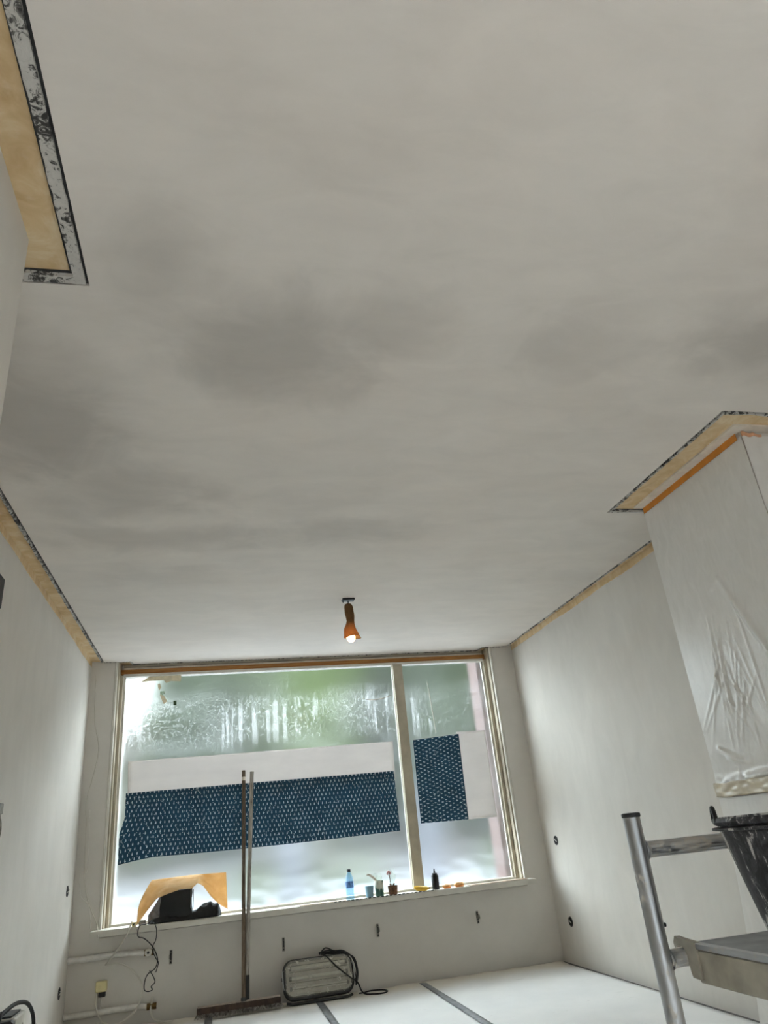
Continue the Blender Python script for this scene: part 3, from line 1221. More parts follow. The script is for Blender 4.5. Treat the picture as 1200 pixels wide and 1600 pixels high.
def pole2(z):
    k = (z - 0.08) / 1.58
    return (0.206 + 0.066 * k, 6.160 + 0.03 * z, z)


MB().tube([pole2(0.03), pole2(1.628)], 0.0158, 14).build('shaft', 'pole_wood', lp, True)
MB().tube([pole2(0.015), pole2(0.05), pole2(0.20), pole2(0.235)], [0.024, 0.024, 0.021, 0.019], 14).build('foot_sleeve', 'dark_grey', lp, True)

# ------------------------------------------------------------------ work lamp with coiled cable
WLX0, WLX1 = 0.462, 0.985
wl = thing('work_lamp', (0.72, 6.15, 0.012), 'flat rectangular work lamp with clear ribbed cover leaning on the wall', 'work lamp')
TILT = R(24)


def lamp_pt(u, v, d):
    """u across, v up the face, d out of the face towards the room"""
    x = 0.732 + u
    return (x, 6.130 + v * math.sin(TILT) - d * math.cos(TILT), 0.050 + v * math.cos(TILT) + d * math.sin(TILT))


def rrect(w_, h_, r_, n=6, cy=0.0):
    out = []
    for (sx, sy, a0) in ((1, 1, 0), (-1, 1, 90), (-1, -1, 180), (1, -1, 270)):
        for k in range(n + 1):
            a = R(a0 + 90 * k / n)
            out.append((sx * (w_ / 2 - r_) + r_ * math.cos(a), cy + sy * (h_ / 2 - r_) + r_ * math.sin(a)))
    return out


def slab(rings):
    """rings: list of (outline, d)"""
    mb = MB()
    V = [[mb.bm.verts.new(lamp_pt(u, v, d)) for u, v in o] for o, d in rings]
    n = len(V[0])
    for A, B_ in zip(V, V[1:]):
        for k in range(n):
            mb.bm.faces.new((A[k], A[(k + 1) % n], B_[(k + 1) % n], B_[k]))
    mb.bm.faces.new(V[0])
    mb.bm.faces.new(V[-1])
    return mb


HL, WL = 0.262, 0.522
cyv = HL / 2 - 0.01
slab([(rrect(WL - 0.02, HL - 0.02, 0.07, cy=cyv), -0.030), (rrect(WL, HL, 0.075, cy=cyv), -0.018), (rrect(WL, HL, 0.075, cy=cyv), 0.006),
      (rrect(WL - 0.014, HL - 0.014, 0.07, cy=cyv), 0.010)]).build('housing', 'dark_grey', wl, True)
M['reflector'] = plain('dull_reflector', rgb(176, 172, 160), 0.35, 0.5, var=0.2, scale=12)
slab([(rrect(WL - 0.05, HL - 0.05, 0.05, cy=cyv), 0.0105), (rrect(WL - 0.06, HL - 0.06, 0.05, cy=cyv), 0.0125)]).build('reflector', 'reflector', wl)
M['tube_white'] = plain('unlit_lamp_tube', rgb(206, 202, 190), 0.3, var=0.06)
for k, vv in enumerate((-0.066, 0.0, 0.066)):
    P = [lamp_pt(-0.20, cyv + vv, 0.026), lamp_pt(0.20, cyv + vv, 0.026)]
    tb = MB().tube(P, 0.012, 12).build('lamp_tube', 'tube_white', wl, True)
    for sg in (-1, 1):
        MB().tube([lamp_pt(sg * 0.20, cyv + vv, 0.026), lamp_pt(sg * 0.216, cyv + vv, 0.026)], 0.014, 12).build('tube_holder', 'dark_grey', tb, True)


def mat_cover():
    t = NT('splashed_clear_cover')
    v = t.pos()
    a = t.noise(v, 26, 5, 0.7, 0.6)
    sp = t.step(a, 0.56, 0.64)
    t.base(rgb(206, 202, 190))
    t.set(0.35)
    cl = t.new('BsdfTransparent')
    cl.inputs[0].default_value = (0.86, 0.86, 0.82, 1)
    gl = t.new('BsdfGlossy')
    gl.inputs['Roughness'].default_value = 0.12
    m0 = t.new('MixShader')
    m0.inputs[0].default_value = 0.14
    t.link(cl.outputs[0], m0.inputs[1])
    t.link(gl.outputs[0], m0.inputs[2])
    m1 = t.new('MixShader')
    t.link(t.math('MULTIPLY_ADD', sp, 0.6, 0.22), m1.inputs[0])
    t.link(m0.outputs[0], m1.inputs[1])
    t.link(t.p.outputs[0], m1.inputs[2])
    t.link(m1.outputs[0], t.o.inputs[0])
    return t.m


M['cover'] = mat_cover()
cvr = slab([(rrect(WL - 0.030, HL - 0.030, 0.062, cy=cyv), 0.0105), (rrect(WL - 0.032, HL - 0.032, 0.062, cy=cyv), 0.036),
            (rrect(WL - 0.060, HL - 0.056, 0.050, cy=cyv), 0.047)]).build('cover', 'cover', wl, True)
for vv in (-0.075, -0.035, 0.035, 0.075):
    MB().tube([lamp_pt(-0.215, cyv + vv, 0.047), lamp_pt(0.215, cyv + vv, 0.047)], 0.0028, 6).build('rib', 'cover', cvr, True)
for sg in (-1, 1):
    mb = MB()
    P = [lamp_pt(sg * (WL / 2 - 0.005), cyv - 0.06, 0.012), lamp_pt(sg * (WL / 2 + 0.002), cyv - 0.05, 0.03), lamp_pt(sg * (WL / 2 + 0.002), cyv + 0.05, 0.03),
         lamp_pt(sg * (WL / 2 - 0.005), cyv + 0.06, 0.012)]
    mb.tube(P, 0.004, 8).build('cover_clip', 'alu', wl, True)
MB().lathe([(0.012, -0.269), (0.012, -0.259)], lamp_pt(0, cyv + 0.01, 0.0), 12, 'X').build('knob', 'black_plastic', wl, True)
MB().tube([lamp_pt(-0.24, -0.02, -0.01), lamp_pt(-0.20, -0.032, 0.0), lamp_pt(0.20, -0.032, 0.0), lamp_pt(0.24, -0.02, -0.01)], 0.009, 8).build('foot_bar', 'dark_grey', wl, True)
cable = []
rnd = random.Random(11)
for k in range(4):
    for i in range(16):
        a = 2 * PI * i / 16 + 0.4
        cable.append(lamp_pt(0.150 + 0.118 * math.cos(a) + rnd.uniform(-.008, .008), 0.150 + 0.112 * math.sin(a) + rnd.uniform(-.008, .008) + 0.006 * k,
                             0.030 + 0.014 * k - 0.035 * math.cos(a) + 0.02 * (math.cos(a) < -0.4)))
# coil hangs over the upper right corner; keep only the arc that hooks behind the lamp corner
coil = []
for k in range(3):
    for (u, v, d) in ((0.02, 0.262 + .006 * k, 0.004), (0.07, 0.300 - .02 * k, 0.008), (0.13, 0.272, 0.014), (0.20, 0.262 - .008 * k, 0.02), (0.262 + .005 * k, 0.205, 0.028),
                      (0.282 + .004 * k, 0.12, 0.03), (0.268 + .006 * k, 0.035 + .01 * k, 0.02), (0.275, 0.06, -0.02), (0.272, 0.16, -0.036), (0.20, 0.255, -0.036), (0.10, 0.268 + .005 * k, -0.025)):
        coil.append(lamp_pt(u, v, d))
tail = [lamp_pt(0.03, 0.262, 0.012), lamp_pt(0.06, 0.235, 0.052), lamp_pt(0.13, 0.155, 0.058), lamp_pt(0.22, 0.075, 0.056), lamp_pt(0.275, 0.035, 0.045),
        (1.045, 6.10, 0.030), (1.12, 6.06, 0.020), (1.19, 6.05, 0.020), (1.225, 6.10, 0.020), (1.20, 6.17, 0.020), (1.12, 6.20, 0.020), (1.06, 6.17, 0.020), (1.02, 6.12, 0.028)]
MB().tube(spline(coil + tail, 5), 0.0052, 8).build('cable', 'black_plastic', wl, True)

# ------------------------------------------------------------------ pipes, valve, junction box, brackets, sockets
M['pipe'] = plain('white_painted_pipe', rgb(214, 210, 202), 0.45, var=0.08)
M['brass'] = plain('old_brass', rgb(120, 96, 56), 0.4, 0.7, var=0.3, scale=40)
for (z0, z1, x1, lb) in ((0.452, 0.446, -0.512, 'white heating pipe end with round white cap, under the sill'),
                         (0.115, 0.113, -0.480, 'white heating pipe end with brass nut, just above the floor')):
    pp = thing('heating_pipe', (-0.78, 6.30, z0), lb, 'pipe')
    y = 6.298
    MB().tube(spline([(XL + 0.002, y, z0), (-0.86, y, z0), (-0.70, y, z0 + 0.004), (x1 - 0.06, y, z1 + 0.004), (x1, y, z1 - 0.004)], 4), 0.0195, 16).build('pipe', 'pipe', pp, True)
    MB().lathe([(0.023, 0), (0.023, 0.022), (0.017, 0.024), (0.017, 0.038), (0.022, 0.040), (0.022, 0.066)], (x1 - 0.004, y, z1 - 0.004), 6, 'X').build('nut', 'brass', pp)
    MB().tube([(XL + 0.10, y, z0), (XL + 0.112, y, z0)], 0.0215, 16).build('pipe_collar', 'pipe', pp, True)
    if z0 > 0.3:
        MB().lathe([(0.010, -0.046), (0.024, -0.046), (0.026, -0.040), (0.026, -0.024), (0.010, -0.022)], (x1 + 0.026, y, z1), 20, 'Y').build('cap', 'white_paint', pp, True)
        MB().lathe([(0.009, -0.0475), (0.009, -0.040)], (x1 + 0.026, y, z1), 14, 'Y').build('cap_hole', 'dark_grey', pp)

M['ivory'] = plain('yellowed_plastic', rgb(222, 210, 158), 0.4, var=0.06)
jb = thing('junction_box', (-0.80, 6.32, 0.236), 'yellowed square junction box on the wall between the two pipes', 'junction box')
part('cover', 'ivory', jb, (-0.837, -0.762, 6.285, 6.329, 0.237, 0.303), bev=0.006)
part('cable_gland', 'dark_grey', jb, (-0.815, -0.770, 6.295, 6.329, 0.205, 0.2365), bev=0.003)
MB().tube(spline([(-0.800, 6.3235, 0.212), (-0.802, 6.3235, 0.15), (-0.806, 6.3235, 0.06), (-0.808, 6.3235, 0.014)], 4), 0.0055, 8).build('conduit', 'pipe', jb, True)
MB().tube(spline([(-0.825, 6.324, 0.236), (-0.828, 6.324, 0.16), (-0.826, 6.324, 0.10)], 4), 0.0045, 8).build('feed_wire', 'white_paint', jb, True)

bx = thing('radiator_bracket', (-0.33, 6.33, 0.393), 'steel radiator bracket on the wall beside the pipe ends', 'bracket', 'radiator brackets under the sill')
M['steel'] = plain('dull_zinc', rgb(150, 146, 136), 0.45, 0.6, var=0.25, scale=50)
x = -0.33
pt = MB().box(x - 0.010, x + 0.010, 6.322, 6.331, 0.348, 0.438).bevel(0.002, 1).build('plate', 'steel', bx)
part('hook', 'steel', bx, (x - 0.011, x - 0.007, 6.290, 6.323, 0.385, 0.412), (x + 0.007, x + 0.011, 6.290, 6.323, 0.385, 0.412), bev=0.0)
MB().lathe([(0.006, -0.011), (0.006, -0.003)], (x, 6.33, 0.428), 10, 'Y').build('screw', 'dark_grey', bx)
MB().lathe([(0.006, -0.011), (0.006, -0.003)], (x, 6.33, 0.360), 10, 'Y').build('screw', 'dark_grey', bx)
part('slot', 'dark_grey', bx, (x - 0.005, x + 0.005, 6.3195, 6.3225, 0.375, 0.418), bev=0.0)
dup(bx, (0.494, 6.33, 0.378), 'steel radiator bracket on the wall above the work lamp, beside the poles')
dup(bx, (1.231, 6.33, 0.389), 'steel radiator bracket on the wall between the work lamp and the end bracket')
dup(bx, (2.062, 6.33, 0.388), 'steel radiator bracket on the wall closest to the right wall')

M['dark'] = plain('unlit_box_inside', rgb(26, 25, 24), 0.8)


def socket_hole(y, z, side, lb):
    xw = XL if side < 0 else XR
    s = -side
    t = thing('socket_box', (xw, y, z), lb, 'wall socket', 'open socket boxes in the side walls')
    MB().lathe([(0.030, 0.0), (0.036, 0.0), (0.036, 0.004), (0.030, 0.004)] if s > 0 else [(0.030, 0.0), (0.036, 0.0), (0.036, -0.004), (0.030, -0.004)],
               (xw, y, z), 28, 'X', False, False).build('ring', 'dark_grey', t, True)
    MB().lathe([(0.001, s * 0.001), (0.031, s * 0.001), (0.031, s * 0.003), (0.001, s * 0.003)], (xw, y, z), 28, 'X').build('cavity', 'dark', t)
    MB().tube(spline([(xw + s * 0.003, y - 0.012, z - 0.01), (xw + s * 0.012, y, z + 0.006), (xw + s * 0.004, y + 0.012, z + 0.012)], 5), 0.0028, 6).build('wire', 'pipe', t, True)


socket_hole(6.066, 0.905, -1, 'round open socket box on the left wall level with the sill items')
socket_hole(6.073, 0.290, -1, 'round open socket box low on the left wall near the pipes')
socket_hole(6.079, 0.891, 1, 'round open socket box on the right wall level with the sill items')
socket_hole(6.071, 0.300, 1, 'round open socket box low on the right wall')

# wall cabinet corner and switch on the left wall
nb = thing('wall_vent', (XL, 3.44, 2.19), 'dark framed vent high on the left wall', 'vent')
part('frame', 'white_strip', nb, (XL, XL + 0.012, 3.26, 3.605, 2.20, 2.372), bev=0.003)
part('grille', 'dark_grey', nb, (XL + 0.0125, XL + 0.020, 3.275, 3.592, 2.212, 2.360), bev=0.002)
sw = thing('wall_switch', (XL, 4.02, 1.28), 'small grey switch with a loose wire loop on the left wall', 'switch')
part('body', 'steel', sw, (XL, XL + 0.014, 3.98, 4.085, 1.32, 1.37), bev=0.003)
MB().tube(spline([(XL + 0.008, 4.05, 1.32), (XL + 0.010, 4.085, 1.28), (XL + 0.012, 4.088, 1.23), (XL + 0.010, 4.06, 1.20), (XL + 0.008, 4.02, 1.22), (XL + 0.008, 4.0, 1.32)], 6), 0.004, 8).build('wire_loop', 'steel', sw, True)

# ------------------------------------------------------------------ loose cables by the window
def cable(name, pts, r, mat, label, n=7):
    P = spline(pts, n)
    return tag(MB().tube(P, r, 8).build(name, mat, org=tuple(P[0]), smooth=True), label, 'cable')


cable('cable', [(-0.995, 6.322, 2.50), (-0.990, 6.322, 2.30), (-0.978, 6.322, 2.10), (-0.935, 6.318, 1.92), (-0.950, 6.320, 1.75), (-0.998, 6.322, 1.50), (-0.985, 6.322, 1.35),
                (-0.975, 6.322, 1.05), (-0.965, 6.322, 0.94), (-0.925, 6.322, 0.80), (-0.86, 6.322, 0.66), (-0.83, 6.192, 0.60), (-0.815, 6.185, 0.56)], 0.0035, 'white_paint',
      'thin white cable hanging down the wall beside the window')
cable('cable', [(-0.965, 6.310, 1.45), (-0.955, 6.310, 1.20), (-0.952, 6.310, 1.02), (-1.00, 6.310, 1.0), (-0.985, 6.310, 0.86), (-0.93, 6.310, 0.80), (-0.905, 6.312, 0.70), (-0.902, 6.312, 0.64)], 0.003, 'pipe',
      'short grey cable looping on the wall beside the window', 6)
cable('cable', [(-0.604, 6.215, 0.662), (-0.616, 6.186, 0.628), (-0.64, 6.185, 0.565), (-0.71, 6.25, 0.480), (-0.765, 6.27, 0.412), (-0.775, 6.29, 0.402), (-0.69, 6.30, 0.398), (-0.605, 6.31, 0.352), (-0.535, 6.31, 0.270),
                (-0.520, 6.262, 0.195), (-0.552, 6.258, 0.108), (-0.632, 6.256, 0.052), (-0.71, 6.256, 0.040), (-0.783, 6.258, 0.075), (-0.822, 6.262, 0.16), (-0.826, 6.275, 0.228)], 0.0055, 'white_paint',
      'white cable looping from the sill past the pipes to the junction box')
cable('cable', [(-0.588, 6.215, 0.634), (-0.578, 6.186, 0.630), (-0.545, 6.184, 0.575), (-0.492, 6.186, 0.520), (-0.440, 6.190, 0.470), (-0.418, 6.190, 0.410), (-0.424, 6.190, 0.345), (-0.432, 6.190, 0.318)], 0.005, 'white_paint',
      'white cable hanging in front of the capped pipe end')
cable('cable', [(-0.500, 6.215, 0.632), (-0.545, 6.172, 0.628), (-0.555, 6.166, 0.566), (-0.51, 6.166, 0.545), (-0.46, 6.166, 0.500), (-0.430, 6.166, 0.455), (-0.412, 6.166, 0.400), (-0.428, 6.166, 0.352), (-0.470, 6.166, 0.328),
                (-0.492, 6.166, 0.292), (-0.496, 6.166, 0.235), (-0.470, 6.166, 0.218), (-0.440, 6.166, 0.226), (-0.450, 6.166, 0.245), (-0.425, 6.160, 0.270), (-0.440, 6.156, 0.310), (-0.465, 6.156, 0.345)],
      0.0034, 'black_plastic', 'thin black tangled cable hanging from the sill below the black bag', 5)
cable('cable', [(-0.455, 6.200, 0.636), (-0.440, 6.155, 0.632), (-0.425, 6.145, 0.590), (-0.428, 6.145, 0.530), (-0.452, 6.145, 0.480), (-0.425, 6.145, 0.420), (-0.405, 6.145, 0.385), (-0.420, 6.145, 0.330)],
      0.0032, 'black_plastic', 'thin black cable hanging from the bag past the brass nut', 5)
cable('cable', [(-0.448, 6.315, 0.165), (-0.452, 6.30, 0.13), (-0.456, 6.27, 0.085), (-0.43, 6.25, 0.04), (-0.37, 6.22, 0.02), (-0.30, 6.20, 0.018)], 0.0055, 'white_paint',
      'white cable curling from the low pipe end onto the cover sheet')

# ------------------------------------------------------------------ things on the sill
SZ = 0.625


def mat_tan_cloth():
    t = NT('tan_packing_paper')
    a = t.noise(t.pos(), 14, 5, 0.6, 0.5)
    col = t.ramp(a, [(0.3, rgb(224, 188, 132)), (0.7, rgb(238, 210, 164))])
    t.base(col)
    t.set(0.7, spec=0.2)
    t.bump(a, 0.2, 0.004)
    tl = t.new('BsdfTranslucent')
    t.link(col, tl.inputs[0])
    mx = t.new('MixShader')
    mx.inputs[0].default_value = 0.40
    t.link(t.p.outputs[0], mx.inputs[1])
    t.link(tl.outputs[0], mx.inputs[2])
    t.link(mx.outputs[0], t.o.inputs[0])
    return t.m


M['tan_paper'] = mat_tan_cloth()
topc = [(0.0, (-0.488, 6.36, 0.912)), (0.5, (-0.20, 6.37, 0.918)), (1.0, (0.068, 6.37, 0.912))]
botc = [(0.0, (-0.570, 6.215, 0.629)), (0.14, (-0.515, 6.21, 0.700)), (0.26, (-0.435, 6.205, 0.790)), (0.36, (-0.36, 6.205, 0.812)), (0.46, (-0.27, 6.205, 0.832)),
        (0.56, (-0.185, 6.215, 0.830)), (0.63, (-0.145, 6.26, 0.862)), (0.70, (-0.105, 6.33, 0.835)), (0.80, (-0.050, 6.35, 0.760)), (0.90, (0.010, 6.36, 0.700)), (1.0, (0.080, 6.365, 0.655))]


def drape(u, v):
    t_ = lerp_pts(topc, u)
    b_ = lerp_pts(botc, u)
    p = t_.lerp(b_, v)
    hood = max(0.0, 1 - u / 0.62)
    p.y -= hood * 0.045 * math.sin(PI * v)
    p.x -= hood * 0.030 * math.sin(PI * v) * max(0, 1 - u * 3)
    p.y += 0.005 * noise.noise(Vector((u * 9, v * 7, 2))) + 0.006 * math.sin(u * 40 + v * 9) * hood * v
    return p


tag(MB().grid(64, 28, drape, 0.0012).build('packing_paper', 'tan_paper', org=(-0.25, 6.3, SZ)), 'stiff tan paper bent over the black bag on the sill', 'paper')

M['black_cloth'] = plain('black_bag_cloth', rgb(20, 20, 22), 0.55, var=0.3, scale=18, bump=0.3)
M['mesh_grey'] = plain('grey_mesh_panel', rgb(120, 118, 122), 0.5, var=0.25, scale=60)
bg = thing('black_bag', (-0.25, 6.28, SZ), 'black cloth bag with grey mesh side slumped on the sill under tan paper', 'bag')
mb = MB().box(-0.420, -0.180, 6.235, 6.320, SZ + 0.004, SZ + 0.190)
bmesh.ops.subdivide_edges(mb.bm, edges=list(mb.bm.edges), cuts=6, use_grid_fill=True)
for v in mb.bm.verts:
    k = (v.co.z - SZ) / 0.2
    v.co.x += (v.co.x + 0.29) * (-0.10 * k) + 0.010 * noise.noise(v.co * 14)
    v.co.z += (0.018 * ((v.co.x + 0.42) / 0.24) * k + 0.006 * noise.noise(v.co * 19)) if k > 0.1 else 0
    v.co.y += 0.008 * noise.noise(v.co * 11 + Vector((3, 1, 2))) * k
mb.build('body', 'black_cloth', bg, True)


def lump(u, v):
    x = -0.495 + 0.520 * u
    prof_ = 0.046 + 0.014 * math.sin(u * 9) + 0.024 * max(0, math.sin((u - 0.5) * 2 * PI)) + 0.012 * noise.noise(Vector((u * 14, v * 5, 1)))
    end = min(1, u / 0.06, (1 - u) / 0.05) ** 0.5 if 0 < u < 1 else 0.0
    a = PI * v
    return (x + 0.01 * math.sin(v * 5), 6.262 - 0.050 * math.cos(a) * end + 0.008 * noise.noise(Vector((u * 24, v * 6, 3))), SZ + 0.003 + prof_ * (0.55 + 0.75 * u) * math.sin(a) * end)


MB().grid(72, 18, lump, 0.002).build('loose_cloth', 'black_cloth', bg)
for i, sx in enumerate((-0.195, -0.178)):
    part('zip_strip', 'mesh_grey', bg, (sx, sx + 0.006, 6.228, 6.234, SZ + 0.075, SZ + 0.200), bev=0.001)


def side_panel(u, v):
    return (-0.500 + 0.092 * u, 6.285 - 0.035 * u + 0.01 * noise.noise(Vector((u * 4, v * 5, 8))), SZ + 0.004 + (0.05 + 0.13 * u) * v)


MB().grid(10, 10, side_panel, 0.002).build('mesh_panel', 'mesh_grey', bg)
ad = thing('power_adapter', (-0.53, 6.25, SZ), 'small grey power adapter at the sill end under tan paper', 'adapter')
part('body', 'steel', ad, (-0.560, -0.512, 6.235, 6.285, SZ, SZ + 0.034), bev=0.005)
part('plug', 'white_paint', ad, (-0.510, -0.500, 6.205, 6.228, SZ, SZ + 0.018), bev=0.004)
pg = thing('extension_socket', (-0.585, 6.215, SZ), 'small white socket block at the sill edge by the cables', 'socket')
part('body', 'ivory', pg, (-0.605, -0.572, 6.198, 6.225, SZ, SZ + 0.030), bev=0.004)
part('socket_face', 'dark_grey', pg, (-0.596, -0.581, 6.1965, 6.1985, SZ + 0.010, SZ + 0.020), bev=0.0)

# water bottle
bt = thing('water_bottle', (1.022, 6.27, SZ), 'clear blue water bottle with dark cap on the sill', 'bottle')
c = (1.022, 6.27, SZ)
MB().lathe([(0.028, 0.001), (0.033, 0.006), (0.033, 0.045), (0.031, 0.05), (0.033, 0.055), (0.033, 0.13), (0.031, 0.15), (0.022, 0.175), (0.0135, 0.188), (0.0135, 0.198)], c, 24).build('shell', 'water', bt, True)
M['blue_label'] = plain('blue_print_label', rgb(96, 140, 200), 0.4, var=0.25, scale=60)
MB().lathe([(0.0336, 0.085), (0.0336, 0.128)], c, 24, bot=False, top=False).build('label_band', 'blue_label', bt, True)
M['navy'] = plain('dark_blue_cap', rgb(40, 48, 66), 0.4)
MB().lathe([(0.0155, 0.196), (0.0155, 0.214), (0.013, 0.217)], c, 16).build('cap', 'navy', bt, True)

# blue cup
M['cup_blue'] = plain('pale_blue_cup', rgb(134, 168, 184), 0.5, var=0.06)
MBc = MB().lathe([(0.026, 0.001), (0.029, 0.003), (0.035, 0.080), (0.033, 0.081), (0.027, 0.008), (0.003, 0.007)], (1.176, 6.262, SZ), 24)
tag(MBc.build('cup', 'cup_blue', org=(1.176, 6.262, SZ), smooth=True), 'plain pale blue cup on the sill', 'cup')

# patterned tumbler with a plastic bag
def mat_leafprint():
    t = NT('green_leaf_print')
    vd = t.n.new('ShaderNodeTexVoronoi')
    vd.inputs['Scale'].default_value = 34
    t.link(t.mapping(t.pos(), (1, 1, 0.45)), vd.inputs['Vector'])
    t.base(t.ramp(vd.outputs['Distance'], [(0.2, rgb(54, 92, 82)), (0.45, rgb(78, 120, 104)), (0.62, rgb(206, 206, 190))]))
    t.set(0.45)
    return t.m


M['leafprint'] = mat_leafprint()
tm = thing('printed_tumbler', (1.258, 6.266, SZ), 'green leaf printed tumbler stuffed with clear plastic on the sill', 'tumbler')
c = (1.258, 6.266, SZ)
MB().lathe([(0.030, 0.001), (0.033, 0.004), (0.036, 0.112), (0.034, 0.112), (0.031, 0.01), (0.003, 0.008)], c, 28).build('shell', 'leafprint', tm, True)


def bag_fn(cx_, cz_, lean, hgt, rr):
    def f(u, v):
        a = 2 * PI * u
        r_ = rr * (0.55 + 0.75 * v) * (1 + 0.28 * math.sin(3 * a + 4 * v) + 0.3 * noise.noise(Vector((math.cos(a) * 2, math.sin(a) * 2, v * 4 + cx_))))
        return (cx_ + lean * v + r_ * math.cos(a), 6.266 + r_ * math.sin(a) * 0.7, cz_ + hgt * v * (0.85 + 0.2 * math.sin(2 * a)))
    return f


M['bag_film'] = mat_clear('crumpled_clear_bag', (0.90, 0.93, 0.90, 1), 0.16)
MB().grid(28, 14, bag_fn(1.252, SZ + 0.09, 0.0, 0.075, 0.026)).build('plastic_bag', 'bag_film', tm)
MB().tube(spline([(1.255, 6.262, SZ + 0.085), (1.222, 6.26, SZ + 0.130), (1.185, 6.258, SZ + 0.158), (1.162, 6.256, SZ + 0.160)], 5), [0.010] * 11 + [0.008] * 4 + [0.006], 8).build('bag_twist', 'white_strip', tm, True)

# brown basket pot with a wrapped flower
M['basket'] = plain('brown_wicker', rgb(112, 76, 52), 0.7, var=0.4, scale=70, bump=0.6)
pt_ = thing('basket_pot', (1.368, 6.266, SZ), 'small brown basket pot with a dried flower in clear wrap', 'pot')
c = (1.368, 6.266, SZ)
MB().lathe([(0.031, 0.001), (0.035, 0.004), (0.040, 0.066), (0.037, 0.066), (0.033, 0.055), (0.003, 0.054)], c, 28).build('basket', 'basket', pt_, True)
MB().tube(spline([(1.362, 6.266, SZ + 0.05), (1.352, 6.264, SZ + 0.095), (1.346, 6.262, SZ + 0.150)], 5), 0.0035, 6).build('stem', 'basket', pt_, True)
M['petal'] = plain('dried_pink_petal', rgb(196, 150, 148), 0.7)
mb = MB()
for k in range(7):
    a = 2 * PI * k / 7
    mb.ico((1.345 + 0.012 * math.cos(a), 6.262 + 0.010 * math.sin(a), SZ + 0.156 + 0.006 * (k % 3)), 0.009, 1, (1, 1, 1.3), 0.3, 3, k)
mb.build('blossom', 'petal', pt_, True)
for k in range(4):
    a = 2 * PI * k / 4 + 0.5
    MB().tube([(1.362, 6.266, SZ + 0.052), (1.366 + 0.022 * math.cos(a), 6.266 + 0.018 * math.sin(a), SZ + 0.078), (1.366 + 0.032 * math.cos(a), 6.266 + 0.026 * math.sin(a), SZ + 0.072)],
              [0.003, 0.006, 0.001], 6).build('leaf', 'basket', pt_, True)
MB().grid(28, 14, bag_fn(1.362, SZ + 0.06, 0.006, 0.125, 0.024)).build('clear_wrap', 'bag_film', pt_)

# banana
M['banana'] = plain('ripe_banana_peel', rgb(222, 178, 52), 0.5, var=0.12, scale=20)
M['banana_tip'] = plain('dark_banana_tip', rgb(70, 56, 34), 0.7)
bn = thing('banana', (1.60, 6.26, SZ), 'ripe yellow banana with dark tip lying on the sill', 'banana')
P = spline([(1.545, 6.262, SZ + 0.035), (1.565, 6.25, SZ + 0.026), (1.60, 6.243, SZ + 0.020), (1.635, 6.25, SZ + 0.018), (1.660, 6.262, SZ + 0.018)], 5)
MB().tube(P, [0.007 + 0.014 * math.sin(PI * min(1, 0.12 + 0.85 * i / (len(P) - 1))) for i in range(len(P))], 7).build('peel', 'banana', bn, True)
MB().tube([(1.656, 6.260, SZ + 0.018), (1.674, 6.268, SZ + 0.020)], [0.009, 0.005], 8).build('tip', 'banana_tip', bn, True)

# black squeeze bottle
sb_ = thing('squeeze_bottle', (1.724, 6.265, SZ), 'black squeeze bottle with nozzle on the sill', 'bottle')
c = (1.724, 6.265, SZ)
MB().lathe([(0.027, 0.001), (0.029, 0.004), (0.029, 0.098), (0.024, 0.108)], c, 24).build('body', 'black_plastic', sb_, True)
MB().lathe([(0.021, 0.107), (0.021, 0.119), (0.009, 0.122), (0.004, 0.150), (0.003, 0.152)], c, 20).build('nozzle', 'black_plastic', sb_, True)

# orange peels / pieces
M['citrus'] = plain('pale_orange_flesh', rgb(236, 178, 112), 0.5, var=0.12, scale=40)
M['citrus_skin'] = plain('orange_rind', rgb(228, 140, 60), 0.5, var=0.1, scale=60)
for (x, r_, lb) in ((1.815, 0.030, 'small piece of peeled orange beside the black bottle'), (1.922, 0.036, 'larger piece of peeled orange furthest from the black bottle')):
    og = thing('orange_piece', (x, 6.268, SZ), lb, 'fruit', 'orange pieces on the sill')
    MB().ico((x, 6.268, SZ + r_ * 0.52), r_, 3, (1.15, 0.75, 0.52), 0.14, 2.2, x * 7).build('flesh', 'citrus', og, True)
    MB().lathe([(r_ * 1.02, 0.0015), (r_ * 1.06, 0.006), (r_ * 0.9, 0.010)], (x + 0.004, 6.268, SZ), 18).build('rind', 'citrus_skin', og, True)

# cardboard pieces and dashed strip lying on the sill
M['card'] = plain('grey_brown_card', rgb(168, 146, 124), 0.8, var=0.15)
tag(MB().box(0.62, 1.05, 6.215, 6.30, SZ, SZ + 0.004).build('card_strip', 'card', org=(0.8, 6.25, SZ)), 'thin brown card strip on the sill between the poles and bottle', 'card')
tag(MB().box(2.00, 2.50, 6.215, 6.31, SZ, SZ + 0.004).build('card_strip', 'card', org=(2.2, 6.25, SZ)), 'thin brown card strip on the sill past the orange pieces', 'card')


def mat_dash():
    t = NT('black_white_dashes')
    x_ = t.xyz(t.pos())[0]
    f = t.math('FRACT', t.math('MULTIPLY', x_, 1 / 0.034))
    t.base(t.mix(t.math('LESS_THAN', f, 0.62), rgb(222, 220, 214), rgb(30, 30, 32)))
    t.set(0.6)
    return t.m


M['dash'] = mat_dash()
tag(MB().box(0.88, 1.70, 6.1975, 6.209, SZ - 0.0005, SZ + 0.0045).build('dashed_strip', 'dash', org=(1.29, 6.203, SZ)),
    'narrow black and white dashed strip along the sill edge', 'strip')

